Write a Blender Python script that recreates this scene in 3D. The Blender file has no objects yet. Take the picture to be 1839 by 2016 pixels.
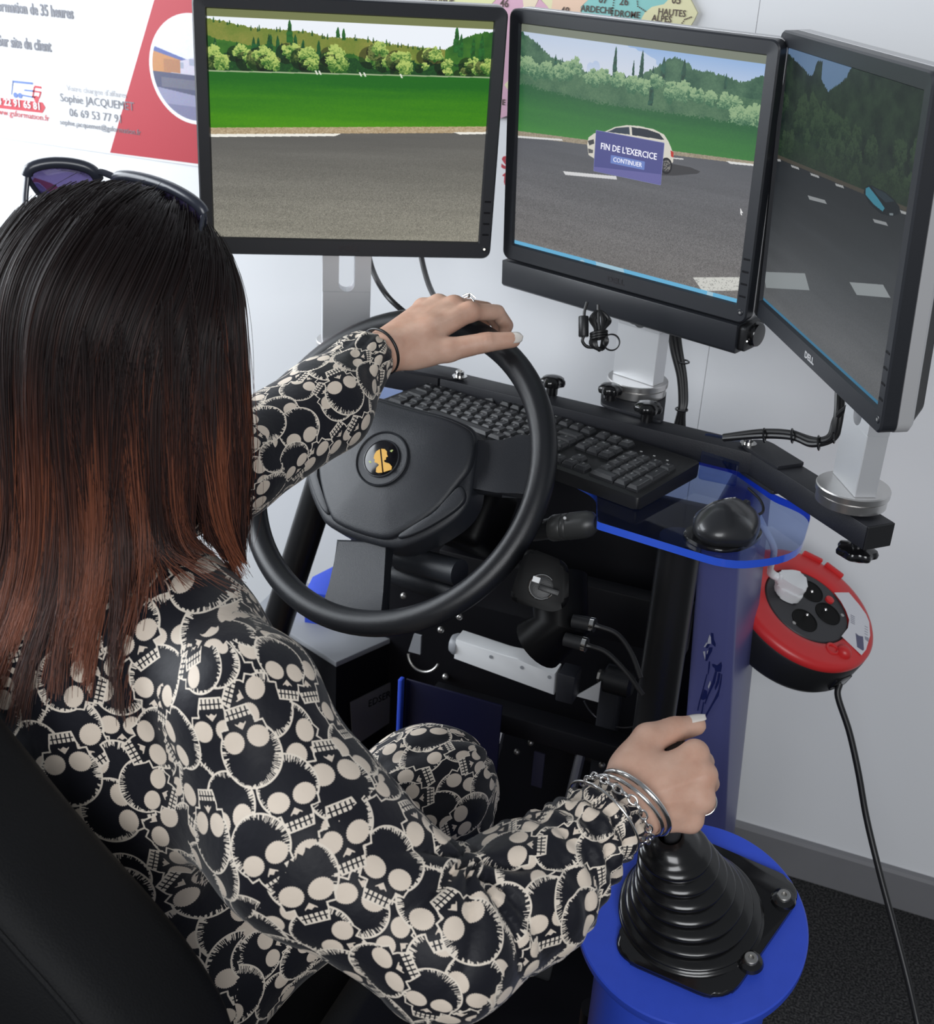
import bpy, bmesh, math, random
import numpy as np
from mathutils import Vector, Matrix

# ------------------------------------------------------------------ camera
IMG_W, IMG_H, FPX = 1839.0, 2016.0, 2455.99
CAM = np.array([0.0, 0.0, 1.55])
FW = np.array([-0.322007, 0.841943, -0.432947]); RT = np.array([0.922604, 0.381660, 0.056015]); UP = np.array([-0.212400, 0.381401, 0.899677])
scene = bpy.context.scene
cam_data = bpy.data.cameras.new('camera')
cam_data.sensor_fit = 'VERTICAL'
cam_data.sensor_height = 36.0
cam_data.lens = FPX / IMG_H * 36.0
cam_data.clip_start = 0.05
cam_data.dof.use_dof = True
cam_data.dof.focus_distance = 1.38
cam_data.dof.aperture_fstop = 11.0
cam = bpy.data.objects.new('camera', cam_data)
cam.matrix_world = Matrix(((RT[0], UP[0], -FW[0], CAM[0]), (RT[1], UP[1], -FW[1], CAM[1]),
                           (RT[2], UP[2], -FW[2], CAM[2]), (0, 0, 0, 1)))
scene.collection.objects.link(cam)
scene.camera = cam

# ------------------------------------------------------------------ light: daylight from windows on the left and behind
world = bpy.data.worlds.new('world'); scene.world = world; world.use_nodes = True
bg = world.node_tree.nodes['Background']
bg.inputs[0].default_value = (0.86, 0.92, 1.0, 1.0)
bg.inputs[1].default_value = 0.20

def area_light(name, loc, target, sx, sy, power, color):
    d = bpy.data.lights.new(name, 'AREA'); d.shape = 'RECTANGLE'; d.size = sx; d.size_y = sy
    d.energy = power; d.color = color
    o = bpy.data.objects.new(name, d); scene.collection.objects.link(o)
    o.location = loc
    o.rotation_euler = (Vector(target) - Vector(loc)).to_track_quat('-Z', 'Y').to_euler()
    return o
area_light('window_light', (-2.7, 0.7, 1.75), (-0.4, 1.5, 1.0), 1.9, 1.5, 86.0, (0.90, 0.95, 1.0))
area_light('rear_window_light', (0.9, -1.9, 2.1), (-0.5, 1.0, 0.9), 1.8, 1.4, 64.0, (0.96, 0.98, 1.0))
scene.view_settings.view_transform = 'Standard'
scene.view_settings.look = 'None'
scene.view_settings.gamma = 1.0
scene.view_settings.use_curve_mapping = False
scene.view_settings.exposure = 0.0
scene.cycles.max_bounces = 6
scene.cycles.transparent_max_bounces = 8

# ------------------------------------------------------------------ helpers
rng = np.random.default_rng(7)
A = lambda *v: np.array(v, float)
def unit(v):
    v = np.asarray(v, float); return v / np.linalg.norm(v)
def ray(x, y):
    return unit(FW * FPX + RT * (x - IMG_W / 2) - UP * (y - IMG_H / 2))
def at(x, y, depth):
    d = ray(x, y); return CAM + d * depth / (d @ FW)
def on_plane(x, y, p0, n):
    d = ray(x, y); n = np.asarray(n, float); return CAM + d * (((np.asarray(p0, float) - CAM) @ n) / (d @ n))
def atz(x, y, z): return on_plane(x, y, (0, 0, z), (0, 0, 1))
def aty(x, y, Y): return on_plane(x, y, (0, Y, 0), (0, 1, 0))

class Frame:
    def __init__(s, o, x, y, z=None):
        s.o = np.asarray(o, float); s.x = unit(x); y = np.asarray(y, float)
        s.y = unit(y - s.x * (y @ s.x)); s.z = np.cross(s.x, s.y) if z is None else unit(z)
    def p(s, a, b, c=0.0): return s.o + s.x * a + s.y * b + s.z * c
    def loc(s, q):
        q = np.asarray(q, float) - s.o; return A(q @ s.x, q @ s.y, q @ s.z)
    def px(s, x, y, c=0.0):
        q = on_plane(x, y, s.o + s.z * c, s.z); l = s.loc(q); return (l[0], l[1])
WORLD = Frame((0, 0, 0), (1, 0, 0), (0, 1, 0))

def smooth_path(pts, n=8, closed=False):
    P = [np.asarray(p, float) for p in pts]
    if len(P) < 3: return P
    out = []
    m = len(P)
    rngi = range(m if closed else m - 1)
    for i in rngi:
        p1, p2 = P[i], P[(i + 1) % m]
        p0 = P[(i - 1) % m] if (closed or i > 0) else 2 * p1 - p2
        p3 = P[(i + 2) % m] if (closed or i + 2 < m) else 2 * p2 - p1
        for k in range(n):
            t = k / n
            out.append(0.5 * ((2 * p1) + (-p0 + p2) * t + (2 * p0 - 5 * p1 + 4 * p2 - p3) * t * t + (-p0 + 3 * p1 - 3 * p2 + p3) * t ** 3))
    if not closed: out.append(P[-1])
    return out

class MB:
    """collects shapes into one mesh"""
    def __init__(s): s.v = []; s.f = []; s.n = 0
    def add(s, verts, faces):
        s.v.append(np.asarray(verts, float)); s.f += [tuple(i + s.n for i in f) for f in faces]; s.n += len(verts); return s
    def from_bm(s, bm):
        bm.verts.index_update()
        s.add([tuple(v.co) for v in bm.verts], [tuple(v.index for v in f.verts) for f in bm.faces]); bm.free(); return s
    def box(s, fr, lo, hi, bev=0.0, seg=2):
        bm = bmesh.new(); bmesh.ops.create_cube(bm, size=1.0)
        lo = A(*lo); hi = A(*hi)
        for v in bm.verts:
            c = np.array(v.co) + .5; v.co = Vector(lo + c * (hi - lo))
        if bev > 0: bmesh.ops.bevel(bm, geom=bm.edges[:], offset=bev, segments=seg, profile=.5, affect='EDGES')
        for v in bm.verts: v.co = Vector(fr.p(*v.co))
        if np.dot(np.cross(fr.x, fr.y), fr.z) < 0: bmesh.ops.reverse_faces(bm, faces=bm.faces[:])
        return s.from_bm(bm)
    def prism(s, fr, poly, c0, c1, bev=0.0, seg=2, all_edges=False):
        bm = bmesh.new()
        ar = sum(poly[i][0] * poly[(i + 1) % len(poly)][1] - poly[(i + 1) % len(poly)][0] * poly[i][1] for i in range(len(poly)))
        if ar < 0: poly = poly[::-1]
        vs = [bm.verts.new((p[0], p[1], c0)) for p in poly]; ws = [bm.verts.new((p[0], p[1], c1)) for p in poly]
        n = len(poly)
        bm.faces.new(vs[::-1]); bm.faces.new(ws)
        for i in range(n): bm.faces.new((vs[i], vs[(i + 1) % n], ws[(i + 1) % n], ws[i]))
        if bev > 0:
            ed = bm.edges[:] if all_edges else [e for e in bm.edges if abs(e.verts[0].co.z - e.verts[1].co.z) < 1e-9]
            bmesh.ops.bevel(bm, geom=ed, offset=bev, segments=seg, profile=.5, affect='EDGES')
        if c1 < c0: bmesh.ops.reverse_faces(bm, faces=bm.faces[:])
        for v in bm.verts: v.co = Vector(fr.p(*v.co))
        return s.from_bm(bm)
    def tube(s, pts, r, seg=12, closed=False, caps=True, flat=1.0, ref=None):
        P = np.array(pts, float); m = len(P); R = np.broadcast_to(np.asarray(r, float), (m,))
        T = np.zeros_like(P)
        if closed: T = np.roll(P, -1, 0) - np.roll(P, 1, 0)
        else:
            T[1:-1] = P[2:] - P[:-2]; T[0] = P[1] - P[0]; T[-1] = P[-1] - P[-2]
        T /= np.linalg.norm(T, axis=1)[:, None] + 1e-12
        u = np.asarray(ref, float) if ref is not None else (A(0, 0, 1) if abs(T[0][2]) < .9 else A(1, 0, 0))
        V = []
        ang = np.linspace(0, 2 * np.pi, seg, endpoint=False)
        us = []
        for i in range(m):
            u = u - T[i] * (u @ T[i]); u = unit(u); us.append(u)
        if closed:   # spread the leftover twist
            w = np.cross(T[0], us[0]); ul = us[-1] - T[0] * (us[-1] @ T[0]); tw = math.atan2(ul @ w, ul @ us[0])
        for i in range(m):
            u = us[i]; w = np.cross(T[i], u)
            a2 = ang - (tw * i / m if closed else 0)
            V.append(P[i] + R[i] * (np.outer(np.cos(a2), u) + flat * np.outer(np.sin(a2), w)))
        V = np.concatenate(V); F = []
        for i in range(m if closed else m - 1):
            j = (i + 1) % m
            for k in range(seg):
                l = (k + 1) % seg; F.append((i * seg + k, i * seg + l, j * seg + l, j * seg + k))
        if caps and not closed:
            F.append(tuple(range(seg))[::-1]); F.append(tuple((m - 1) * seg + k for k in range(seg)))
        return s.add(V, F)
    def lathe(s, fr, prof, seg=32, cap0=True, cap1=True, ang=None):
        """prof: (radius, height along fr.z)"""
        V = []; F = []; m = len(prof)
        t = np.linspace(0, 2 * np.pi, seg, endpoint=False)
        for r, h in prof:
            V.append(fr.o + fr.z * h + r * (np.outer(np.cos(t), fr.x) + np.outer(np.sin(t), fr.y)))
        V = np.concatenate(V)
        for i in range(m - 1):
            for k in range(seg):
                l = (k + 1) % seg; F.append((i * seg + k, i * seg + l, (i + 1) * seg + l, (i + 1) * seg + k))
        if cap0: F.append(tuple(range(seg))[::-1])
        if cap1: F.append(tuple((m - 1) * seg + k for k in range(seg)))
        return s.add(V, F)
    def sphere(s, c, r, fr=WORLD, seg=16, rings=10):
        r = np.broadcast_to(np.asarray(r, float), (3,))
        V = [np.array(c) + fr.z * r[2]]; F = []
        for i in range(1, rings):
            th = math.pi * i / rings
            for k in range(seg):
                ph = 2 * math.pi * k / seg
                V.append(np.array(c) + fr.x * r[0] * math.sin(th) * math.cos(ph) + fr.y * r[1] * math.sin(th) * math.sin(ph) + fr.z * r[2] * math.cos(th))
        V.append(np.array(c) - fr.z * r[2]); last = len(V) - 1
        for k in range(seg):
            F.append((0, 1 + k, 1 + (k + 1) % seg)); b = 1 + (rings - 2) * seg; F.append((last, b + (k + 1) % seg, b + k))
        for i in range(rings - 2):
            for k in range(seg):
                a = 1 + i * seg; F.append((a + k, a + seg + k, a + seg + (k + 1) % seg, a + (k + 1) % seg))
        return s.add(V, F)
    def torus(s, fr, R, r, seg=64, tseg=16, flat=1.0, a0=0, a1=None):
        if a1 is None:
            t = np.linspace(0, 2 * np.pi, seg, endpoint=False)
            return s.tube([fr.p(R * math.cos(x), R * math.sin(x)) for x in t], r, tseg, closed=True, ref=fr.z, flat=flat)
        t = np.linspace(a0, a1, seg)
        return s.tube([fr.p(R * math.cos(x), R * math.sin(x)) for x in t], r, tseg, ref=fr.z, flat=flat)
    def build(s, name, mat, parent=None, smooth=35.0):
        me = bpy.data.meshes.new(name)
        v = np.concatenate(s.v)
        me.from_pydata(v.tolist(), [], s.f); me.update()
        return link_mesh(name, me, mat, parent, smooth)

def link_mesh(name, me, mat, parent=None, smooth=35.0):
    o = bpy.data.objects.new(name, me)
    if mat is not None and not me.materials: me.materials.append(mat)
    scene.collection.objects.link(o)
    if smooth:
        me.polygons.foreach_set('use_smooth', np.ones(len(me.polygons), bool))
        if smooth < 180: me.set_sharp_from_angle(angle=math.radians(smooth))
    if parent is not None: child_of(o, parent)
    return o
def child_of(o, parent):
    o.parent = parent
    loc = parent.location.copy() if parent.parent is None else parent.location + parent.parent.location
    o.matrix_parent_inverse = Matrix.Translation(-tot_loc(parent))
def tot_loc(p):
    return p.location.copy() if p.type == 'EMPTY' else Vector((0, 0, 0))
def thing(name, label, cat, loc, group=None):
    o = bpy.data.objects.new(name, None); o.empty_display_size = .05
    scene.collection.objects.link(o); o.location = Vector(loc)
    o['label'] = label; o['category'] = cat
    if group: o['group'] = group
    return o
def tag(o, label, cat, group=None, kind=None):
    o['label'] = label; o['category'] = cat
    if group: o['group'] = group
    if kind: o['kind'] = kind
    return o
def structure(o, label=None, cat=None):
    o['kind'] = 'structure'
    if label: o['label'] = label
    if cat: o['category'] = cat
    return o

def rrect(w, h, r, n=5, cx=0.0, cy=0.0):
    out = []
    for (sx, sy, a0) in ((1, 1, 0), (-1, 1, 90), (-1, -1, 180), (1, -1, 270)):
        for k in range(n + 1):
            a = math.radians(a0 + 90 * k / n)
            out.append((cx + sx * (w / 2 - r) + r * math.cos(a), cy + sy * (h / 2 - r) + r * math.sin(a)))
    return out
def round_poly(poly, r, n=5):
    out = []; m = len(poly)
    for i in range(m):
        p = np.array(poly[i], float); a = np.array(poly[i - 1], float) - p; b = np.array(poly[(i + 1) % m], float) - p
        la, lb = np.linalg.norm(a), np.linalg.norm(b)
        rr = r[i] if isinstance(r, (list, tuple)) else r
        d = min(rr, la * .49, lb * .49)
        if d < 1e-6: out.append(tuple(p)); continue
        s0 = p + a / la * d; s1 = p + b / lb * d
        for k in range(n + 1):
            t = k / n; out.append(tuple((1 - t) ** 2 * s0 + 2 * t * (1 - t) * p + t * t * s1))
    return out
def circle(cx, cy, r, n=24, ry=None):
    ry = r if ry is None else ry
    return [(cx + r * math.cos(2 * math.pi * k / n), cy + ry * math.sin(2 * math.pi * k / n)) for k in range(n)]
def flat_print(name, fr, polys, mat, parent, c=0.0004, t=0.0003):
    for p in polys: o = MB().prism(fr, p, c, c + t).build(name, mat, parent, smooth=0)
    return o

_font_cache = {}
def text(name, string, fr, size, mat, parent, c=0.0005, align='CENTER', sx=1.0, t=0.0002, bold=0.0, shear=0.0):
    cu = bpy.data.curves.new(name, 'FONT'); cu.body = string; cu.size = size; cu.align_x = align; cu.align_y = 'CENTER'
    cu.extrude = t; cu.resolution_u = 2; cu.offset = bold; cu.shear = shear
    tmp = bpy.data.objects.new(name + '_tmp', cu)
    me = bpy.data.meshes.new_from_object(tmp)
    bpy.data.objects.remove(tmp); bpy.data.curves.remove(cu)
    n = len(me.vertices); co = np.zeros(n * 3); me.vertices.foreach_get('co', co); co = co.reshape(-1, 3)
    co = fr.o + np.outer(co[:, 0] * sx, fr.x) + np.outer(co[:, 1], fr.y) + np.outer(co[:, 2] + c, fr.z)
    me.vertices.foreach_set('co', co.ravel()); me.update()
    me.materials.clear()
    return link_mesh(name, me, mat, parent, 0)

# ------------------------------------------------------------------ materials
def nodes_of(m): return m.node_tree.nodes, m.node_tree.links
def mat(name, color, rough=0.5, metal=0.0, spec=0.5, bump=0.0, bscale=300.0, var=0.0, vscale=20.0, coat=0.0, emit=None, estr=1.0, aniso=0.0, sss=0.0):
    m = bpy.data.materials.new(name); m.use_nodes = True
    N, L = nodes_of(m); b = N['Principled BSDF']
    b.inputs['Base Color'].default_value = (*color, 1); b.inputs['Roughness'].default_value = rough
    b.inputs['Metallic'].default_value = metal; b.inputs['Specular IOR Level'].default_value = spec
    b.inputs['Coat Weight'].default_value = coat; b.inputs['Coat Roughness'].default_value = .08
    if aniso: b.inputs['Anisotropic'].default_value = aniso
    if sss:
        b.inputs['Subsurface Weight'].default_value = sss; b.inputs['Subsurface Radius'].default_value = (.012, .005, .003); b.inputs['Subsurface Scale'].default_value = .6
    if emit is not None:
        b.inputs['Emission Color'].default_value = (*emit, 1); b.inputs['Emission Strength'].default_value = estr
    tc = N.new('ShaderNodeTexCoord')
    if var > 0:
        no = N.new('ShaderNodeTexNoise'); no.inputs['Scale'].default_value = vscale; no.inputs['Detail'].default_value = 4
        L.new(tc.outputs['Object'], no.inputs['Vector'])
        mx = N.new('ShaderNodeMix'); mx.data_type = 'RGBA'
        mx.inputs['A'].default_value = (*[c * (1 - var) for c in color], 1); mx.inputs['B'].default_value = (*[min(1, c * (1 + var)) for c in color], 1)
        L.new(no.outputs['Fac'], mx.inputs['Factor']); L.new(mx.outputs['Result'], b.inputs['Base Color'])
    if bump > 0:
        no = N.new('ShaderNodeTexNoise'); no.inputs['Scale'].default_value = bscale; no.inputs['Detail'].default_value = 3
        L.new(tc.outputs['Object'], no.inputs['Vector'])
        bp = N.new('ShaderNodeBump'); bp.inputs['Strength'].default_value = bump; bp.inputs['Distance'].default_value = .002
        L.new(no.outputs['Fac'], bp.inputs['Height']); L.new(bp.outputs['Normal'], b.inputs['Normal'])
    return m
def image(name, arr):
    h, w = arr.shape[:2]
    im = bpy.data.images.new(name, w, h, alpha=False)
    px = np.ones((h, w, 4), np.float32); px[..., :3] = np.clip(arr[::-1], 0, 1)
    im.pixels.foreach_set(px.ravel()); im.update(); im.pack()
    return im
def srgb(r, g, b):
    f = lambda c: (c / 255 / 12.92) if c <= 10 else ((c / 255 + .055) / 1.055) ** 2.4
    return (f(r), f(g), f(b))

M_black = mat('black_plastic', (.012, .0125, .014), .42, bump=.12, bscale=900)
M_gloss = mat('black_gloss', (.008, .008, .009), .16, coat=.3)
M_dark = mat('black_steel', (.0045, .0045, .0065), .5, spec=.25, var=.2)
M_col = mat('column_black', (.0025, .0025, .003), .45, spec=.14)
M_pit = mat('socket_shade_black', (.002, .002, .002), .6, spec=.2)  # near-black paints in the shade of socket holes on flat discs
M_beam = mat('powder_coated_black', (.014, .015, .020), .5, bump=.15, bscale=700, var=.2)
M_bezel = mat('monitor_bezel_black', (.020, .022, .027), .38, bump=.08, bscale=1500)
M_silver = mat('silver_plastic', (.52, .52, .53), .38, metal=.2)
M_alu = mat('brushed_aluminium', (.66, .67, .69), .42, metal=.45, bump=.03, bscale=500)
M_ring = mat('turned_aluminium', (.68, .67, .66), .28, metal=.95, aniso=.5)
M_chrome = mat('bright_steel', (.75, .74, .72), .14, metal=1.0)
M_steel = mat('worn_steel', (.45, .44, .42), .35, metal=.9)
M_blue = mat('blue_powder_coat', (.034, .085, .62), .45, bump=.10, bscale=900, var=.06, vscale=60)
M_panel = mat('blue_panel', (.085, .092, .24), .34, bump=.05, bscale=400)
M_white = mat('white_plastic', (.78, .79, .80), .35)
M_red = mat('red_plastic', (.62, .028, .030), .36, var=.05)
M_cable = mat('cable_black', (.010, .010, .011), .40)
M_wheel = mat('wheel_soft_black', (.017, .019, .024), .42, spec=.45, bump=.22, bscale=1100)
M_rim = mat('wheel_rim_black', (.012, .013, .016), .34, spec=.5, bump=.15, bscale=1200)
M_key = mat('key_black', (.022, .023, .026), .40, bump=.05, bscale=800)
M_keyprint = mat('key_print', (.62, .62, .62), .5)
M_grey = mat('grey_sheet', (.26, .27, .29), .45)
M_navy = mat('print_navy', (.012, .018, .10), .4)
M_lightprint = mat('print_light', (.45, .46, .55), .4)
M_seat = mat('seat_black', (.0045, .0048, .0058), .66, spec=.25, bump=.25, bscale=500, var=.2)
M_gold = mat('emblem_gold', (.62, .33, .03), .35)
M_nail = mat('nail_gel', (.82, .76, .70), .12, coat=.6)

# ================================================================== room
WALL_Y = 1.90
M_wall = mat('painted_wall', (.80, .81, .83), .75, spec=.2, bump=.06, bscale=250)
M_skirt = mat('grey_skirting', (.20, .20, .21), .5, spec=.3, var=.06)
def carpet():
    m = mat('floor_carpet', (.018, .018, .019), .95, spec=.1, bump=.4, bscale=900)
    N, L = nodes_of(m); b = N['Principled BSDF']; tc = N.new('ShaderNodeTexCoord')
    no = N.new('ShaderNodeTexNoise'); no.inputs['Scale'].default_value = 260; no.inputs['Detail'].default_value = 6
    cr = N.new('ShaderNodeValToRGB'); cr.color_ramp.elements[0].position = .42; cr.color_ramp.elements[1].position = .72
    cr.color_ramp.elements[0].color = (.016, .016, .017, 1); cr.color_ramp.elements[1].color = (.085, .084, .083, 1)
    L.new(tc.outputs['Object'], no.inputs['Vector']); L.new(no.outputs['Fac'], cr.inputs['Fac']); L.new(cr.outputs['Color'], b.inputs['Base Color'])
    return m
M_floor = carpet()
structure(MB().box(WORLD, (-3.2, -2.4, -.1), (2.2, WALL_Y + .12, 0)).build('floor', M_floor, smooth=0), 'dark speckled carpet floor', 'floor')
wall = MB().box(WORLD, (-3.2, WALL_Y + .004, 0), (2.2, WALL_Y + .12, 2.7)).build('wall_back', M_wall, smooth=0)
structure(wall, 'white panelled wall behind the screens', 'wall')
seam = on_plane(1491, 40, (0, WALL_Y, 0), (0, 1, 0))[0]
for x0, x1 in ((-3.2, seam - .0004), (seam + .0004, 2.2)):
    if x1 > x0: MB().box(WORLD, (x0, WALL_Y, 0), (x1, WALL_Y + .004, 2.7)).build('panel', M_wall, wall, smooth=0)
base = MB()
base.prism(Frame((-3.2, WALL_Y, 0), (0, -1, 0), (0, 0, 1), (1, 0, 0)), [(0, 0), (.012, 0), (.012, .072), (.009, .078), (0, .080)], 0, 5.4)
structure(base.build('baseboard_back', M_skirt, smooth=0), 'grey plastic skirting along the wall foot', 'skirting')

# ================================================================== poster
WF = Frame((0, WALL_Y, 0), (1, 0, 0), (0, 0, 1))
Wp = lambda x, y: WF.px(x, y)
pl, pb = Wp(-60, 0)[0], Wp(219, 302)[1]
pr = Wp(470, 200)[0]; pt = Wp(100, -60)[1]
poster = thing('wall_poster', 'white poster with red diagonal stripe, round photo and truck logo left of the screens', 'poster', (pl, WALL_Y, pb))
M_paper = mat('poster_paper', (.82, .83, .85), .5); M_pred = mat('poster_red', (.44, .034, .050), .5)
M_ptext = mat('poster_grey_text', (.20, .205, .235), .6); M_ptext2 = mat('poster_pale_text', (.50, .50, .52), .6); M_plogo_b = mat('logo_blue', (.12, .20, .48), .5); M_plogo_r = mat('logo_red', (.55, .05, .07), .5)
MB().box(WF, (pl, pb, 0), (pr, pt, .003)).build('sheet', M_paper, poster, smooth=0)
PF = Frame((0, WALL_Y - .003, 0), (1, 0, 0), (0, 0, 1))
def clip_top(poly): return [(min(max(a, pl), pr), min(max(b, pb + .001), pt)) for a, b in poly]
flat_print('red_shape', PF, [clip_top([Wp(219, 300), Wp(470, 332), Wp(470, -60), Wp(325, -60), Wp(306, 0)])], M_pred, poster)
cc = Wp(384, 137); cr = cc[0] - Wp(297, 132)[0]
flat_print('photo_border', PF, [circle(cc[0], cc[1], cr, 56)], M_paper, poster, c=.0008)
def yard_photo():
    n = 220; yy, xx = np.mgrid[0:n, 0:n] / n
    im = np.ones((n, n, 3)) * [.86, .88, .93]
    def fill(mask, c): im[mask] = np.array(c)
    fill((yy > .30 + .25 * xx) & (yy < .62), (.35, .40, .62))
    fill((yy > .35 + .2 * xx) & (yy < .58) & (xx < .35), (.74, .52, .34))
    fill((yy > .46 - .28 * (xx - .22)) & (yy < .62) & (xx > .22), (.76, .74, .80))
    for k in range(4): fill((abs(xx - (.34 + .15 * k)) < .04) & (abs(yy - (.47 - .04 * k)) < .03), (.60, .62, .70))
    fill((yy > .42) & (yy < .55) & (xx > .14) & (xx < .34), (.66, .46, .33))
    fill((yy > .55), (.30, .31, .42)); fill((yy > .60) & (yy < .70) & (xx > .1), (.40, .40, .47))
    fill((yy > .70 + .10 * xx), (.55, .55, .66)); fill((yy > .86), (.46, .46, .58))
    return image('yard_photo', im + rng.normal(0, .02, im.shape))
def image_mat(name, im, emission=0.0, rough=.5, spec=.5, base=1.0):
    m = bpy.data.materials.new(name); m.use_nodes = True; N, L = nodes_of(m); b = N['Principled BSDF']
    t = N.new('ShaderNodeTexImage'); t.image = im; t.interpolation = 'Linear'
    b.inputs['Roughness'].default_value = rough; b.inputs['Specular IOR Level'].default_value = spec
    if emission > 0:
        b.inputs['Base Color'].default_value = (.004, .004, .004, 1)
        L.new(t.outputs['Color'], b.inputs['Emission Color']); b.inputs['Emission Strength'].default_value = emission
    else: L.new(t.outputs['Color'], b.inputs['Base Color'])
    return m
def picture(name, fr, poly, m, parent, c, rect):
    me = bpy.data.meshes.new(name)
    me.from_pydata([tuple(fr.p(a, b, c)) for a, b in poly], [], [tuple(range(len(poly)))]); uv = me.uv_layers.new(name='UVMap')
    for i, (a, b) in enumerate(poly): uv.data[i].uv = ((a - rect[0]) / (rect[2] - rect[0]), (b - rect[1]) / (rect[3] - rect[1]))
    return link_mesh(name, me, m, parent, 0)
r2 = cr * .93
picture('round_photo', PF, circle(cc[0], cc[1], r2, 56), image_mat('yard_photo', yard_photo()), poster, .0013, (cc[0] - r2, cc[1] - r2, cc[0] + r2, cc[1] + r2))
def wtext(s, x, y, size, m, parent=poster, sx=1.0, bold=0.0, c=.0012, al='CENTER'):
    q = Wp(x, y); return text('lettering', s, Frame(PF.p(*q), PF.x, PF.y), size, m, parent, c=c, sx=sx, bold=bold, align=al)
wtext('Formation de 35 heures', 147, 27, .027, M_ptext, sx=.66, bold=.0008, al='RIGHT')
wtext('Sur site du client', 103, 92, .027, M_ptext, sx=.64, bold=.0008, al='RIGHT')
wtext("Votre chargée d'affaires", 192, 180, .0150, M_ptext2, sx=.9)
wtext('Sophie JACQUEMET', 193, 201, .0205, M_ptext, sx=.92)
wtext('06 69 53 77 91', 191, 228, .0205, M_ptext, sx=.93)
wtext('sophie.jacquemet@gsformation.fr', 199, 250, .0140, M_ptext, sx=.92)
wtext('www.gsformation.fr', 100, 233, .0160, M_plogo_r, al='RIGHT')
def logo_poly(pts): return [Wp(*p) for p in pts]
def stroke(x0, y0, x1, y1, w):
    a, b = np.array(Wp(x0, y0)), np.array(Wp(x1, y1)); d = unit(b - a); n = np.array([-d[1], d[0]]) * w / 2
    return [tuple(a + n), tuple(b + n), tuple(b - n), tuple(a - n)]
flat_print('truck_logo', PF, [stroke(27, 160, 67, 164, .004), stroke(28, 160, 25, 186, .002), stroke(50, 177, 68, 179, .003), stroke(46, 187, 68, 191, .003)], M_plogo_b, poster)
flat_print('truck_logo', PF, [circle(*Wp(33, 187), .005, 14), circle(*Wp(42, 188), .005, 14)], M_plogo_b, poster)
flat_print('truck_logo', PF, [stroke(70, 170, 84, 172, .004), stroke(70, 171, 67, 191, .003), stroke(67, 179, 82, 181, .003), stroke(83, 180, 79, 193, .003), stroke(66, 190, 72, 191, .003), circle(*Wp(74, 194), .0055, 14)], M_plogo_r, poster)
flat_print('speed_line', PF, [stroke(12, 149, 29, 151, .0012), stroke(18, 166, 30, 167, .0012), stroke(8, 174, 22, 176, .0012)], M_ptext2, poster)
flat_print('phone_banner', PF, [logo_poly([(-40, 187), (86, 201), (92, 211), (86, 222), (-40, 208)])], M_plogo_r, poster)
wtext('04 22 91 65 81', 84, 210, .0175, M_paper, sx=1.0, bold=.0004, c=.0016, al='RIGHT')

# ================================================================== map of departments
mapt = thing('department_map', 'pastel map of French departments cut to outline, behind the gap between two screens', 'map', WF.p(*Wp(1000, 230)))
def mm(n, c): return mat('map_' + n, c, .6)
MAPC = {'yellow': mm('yellow', srgb(224, 220, 178)), 'pink': mm('pink', srgb(214, 170, 190)), 'peach': mm('peach', srgb(232, 200, 176)), 'teal': mm('teal', srgb(140, 200, 196)), 'cream': mm('cream', srgb(232, 216, 190)), 'lime': mm('lime', srgb(222, 222, 170))}
M_maptext = mat('map_ink', (.10, .07, .06), .6)
def region(c, pts, z=0.0):
    MB().prism(WF, [Wp(*p) for p in pts], 0.0005, .006 + z).build('region', MAPC[c], mapt, smooth=0)
region('lime', [(800, -40), (990, -40), (978, 0), (968, 10), (950, 60), (800, 60)])
region('pink', [(989, -40), (1036, -40), (1032, 0), (1034, 16), (1055, 16), (1065, -4), (1081, 13), (1087, 24), (1090, 235), (1014, 238), (1004, 226), (988, 232), (900, 222), (940, 60), (969, 10), (979, 0)])
region('cream', [(1036, -40), (1068, -40), (1064, -4), (1055, 15), (1034, 16), (1032, 0)])
region('yellow', [(1068, -40), (1094, -40), (1090, 5), (1087, 23), (1081, 13), (1064, -4)])
region('peach', [(1094, -40), (1160, -40), (1162, -2), (1146, 13), (1147, 60), (1087, 60), (1087, 23), (1090, 5)])
region('teal', [(1160, -40), (1318, -40), (1317, 0), (1309, 8), (1286, 13), (1272, 24), (1265, 36), (1264, 70), (1147, 70), (1147, 13), (1162, -2)])
region('yellow', [(1318, -40), (1355, -40), (1362, 0), (1375, 25), (1368, 40), (1360, 53), (1362, 80), (1264, 80), (1265, 36), (1272, 24), (1286, 13), (1309, 8), (1317, 0)])
region('yellow', [(996, 166), (1004, 158), (1020, 160), (1016, 180), (1003, 176)], .0006)
MF = Frame((0, WALL_Y - .006, 0), (1, 0, 0), (0, 0, 1))
def mtext(s, x, y, size, sx=1.0):
    q = Wp(x, y); text('lettering', s, Frame(MF.p(*q), MF.x, MF.y), size, M_maptext, mapt, c=.0007, sx=sx, bold=.0002)
for s, x, y, z in (('GIRONDE', 868, -1, .0125), ('46', 996, 7, .0155), ('48', 1115, 22, .0155), ('07', 1190, -1, .0155), ('26', 1231, 3, .0155), ('ARDECHE', 1178, 19, .0125), ('DROME', 1237, 28, .0125), ('05', 1334, 0, .0155), ('HAUTES', 1325, 25, .0125), ('ALPES', 1305, 37, .0125), ('E', 994, 201, .0120)):
    mtext(s, x, y, z, .90)
def dots(pts, r=.0011):
    m = MB()
    for i in range(len(pts) - 1):
        for t in np.linspace(0, 1, 6)[:-1]:
            p = np.array(pts[i]) * (1 - t) + np.array(pts[i + 1]) * t; m.prism(MF, circle(*Wp(*p), r, 6), .0006, .0009)
    m.build('border_dots', M_maptext, mapt, smooth=0)
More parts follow.
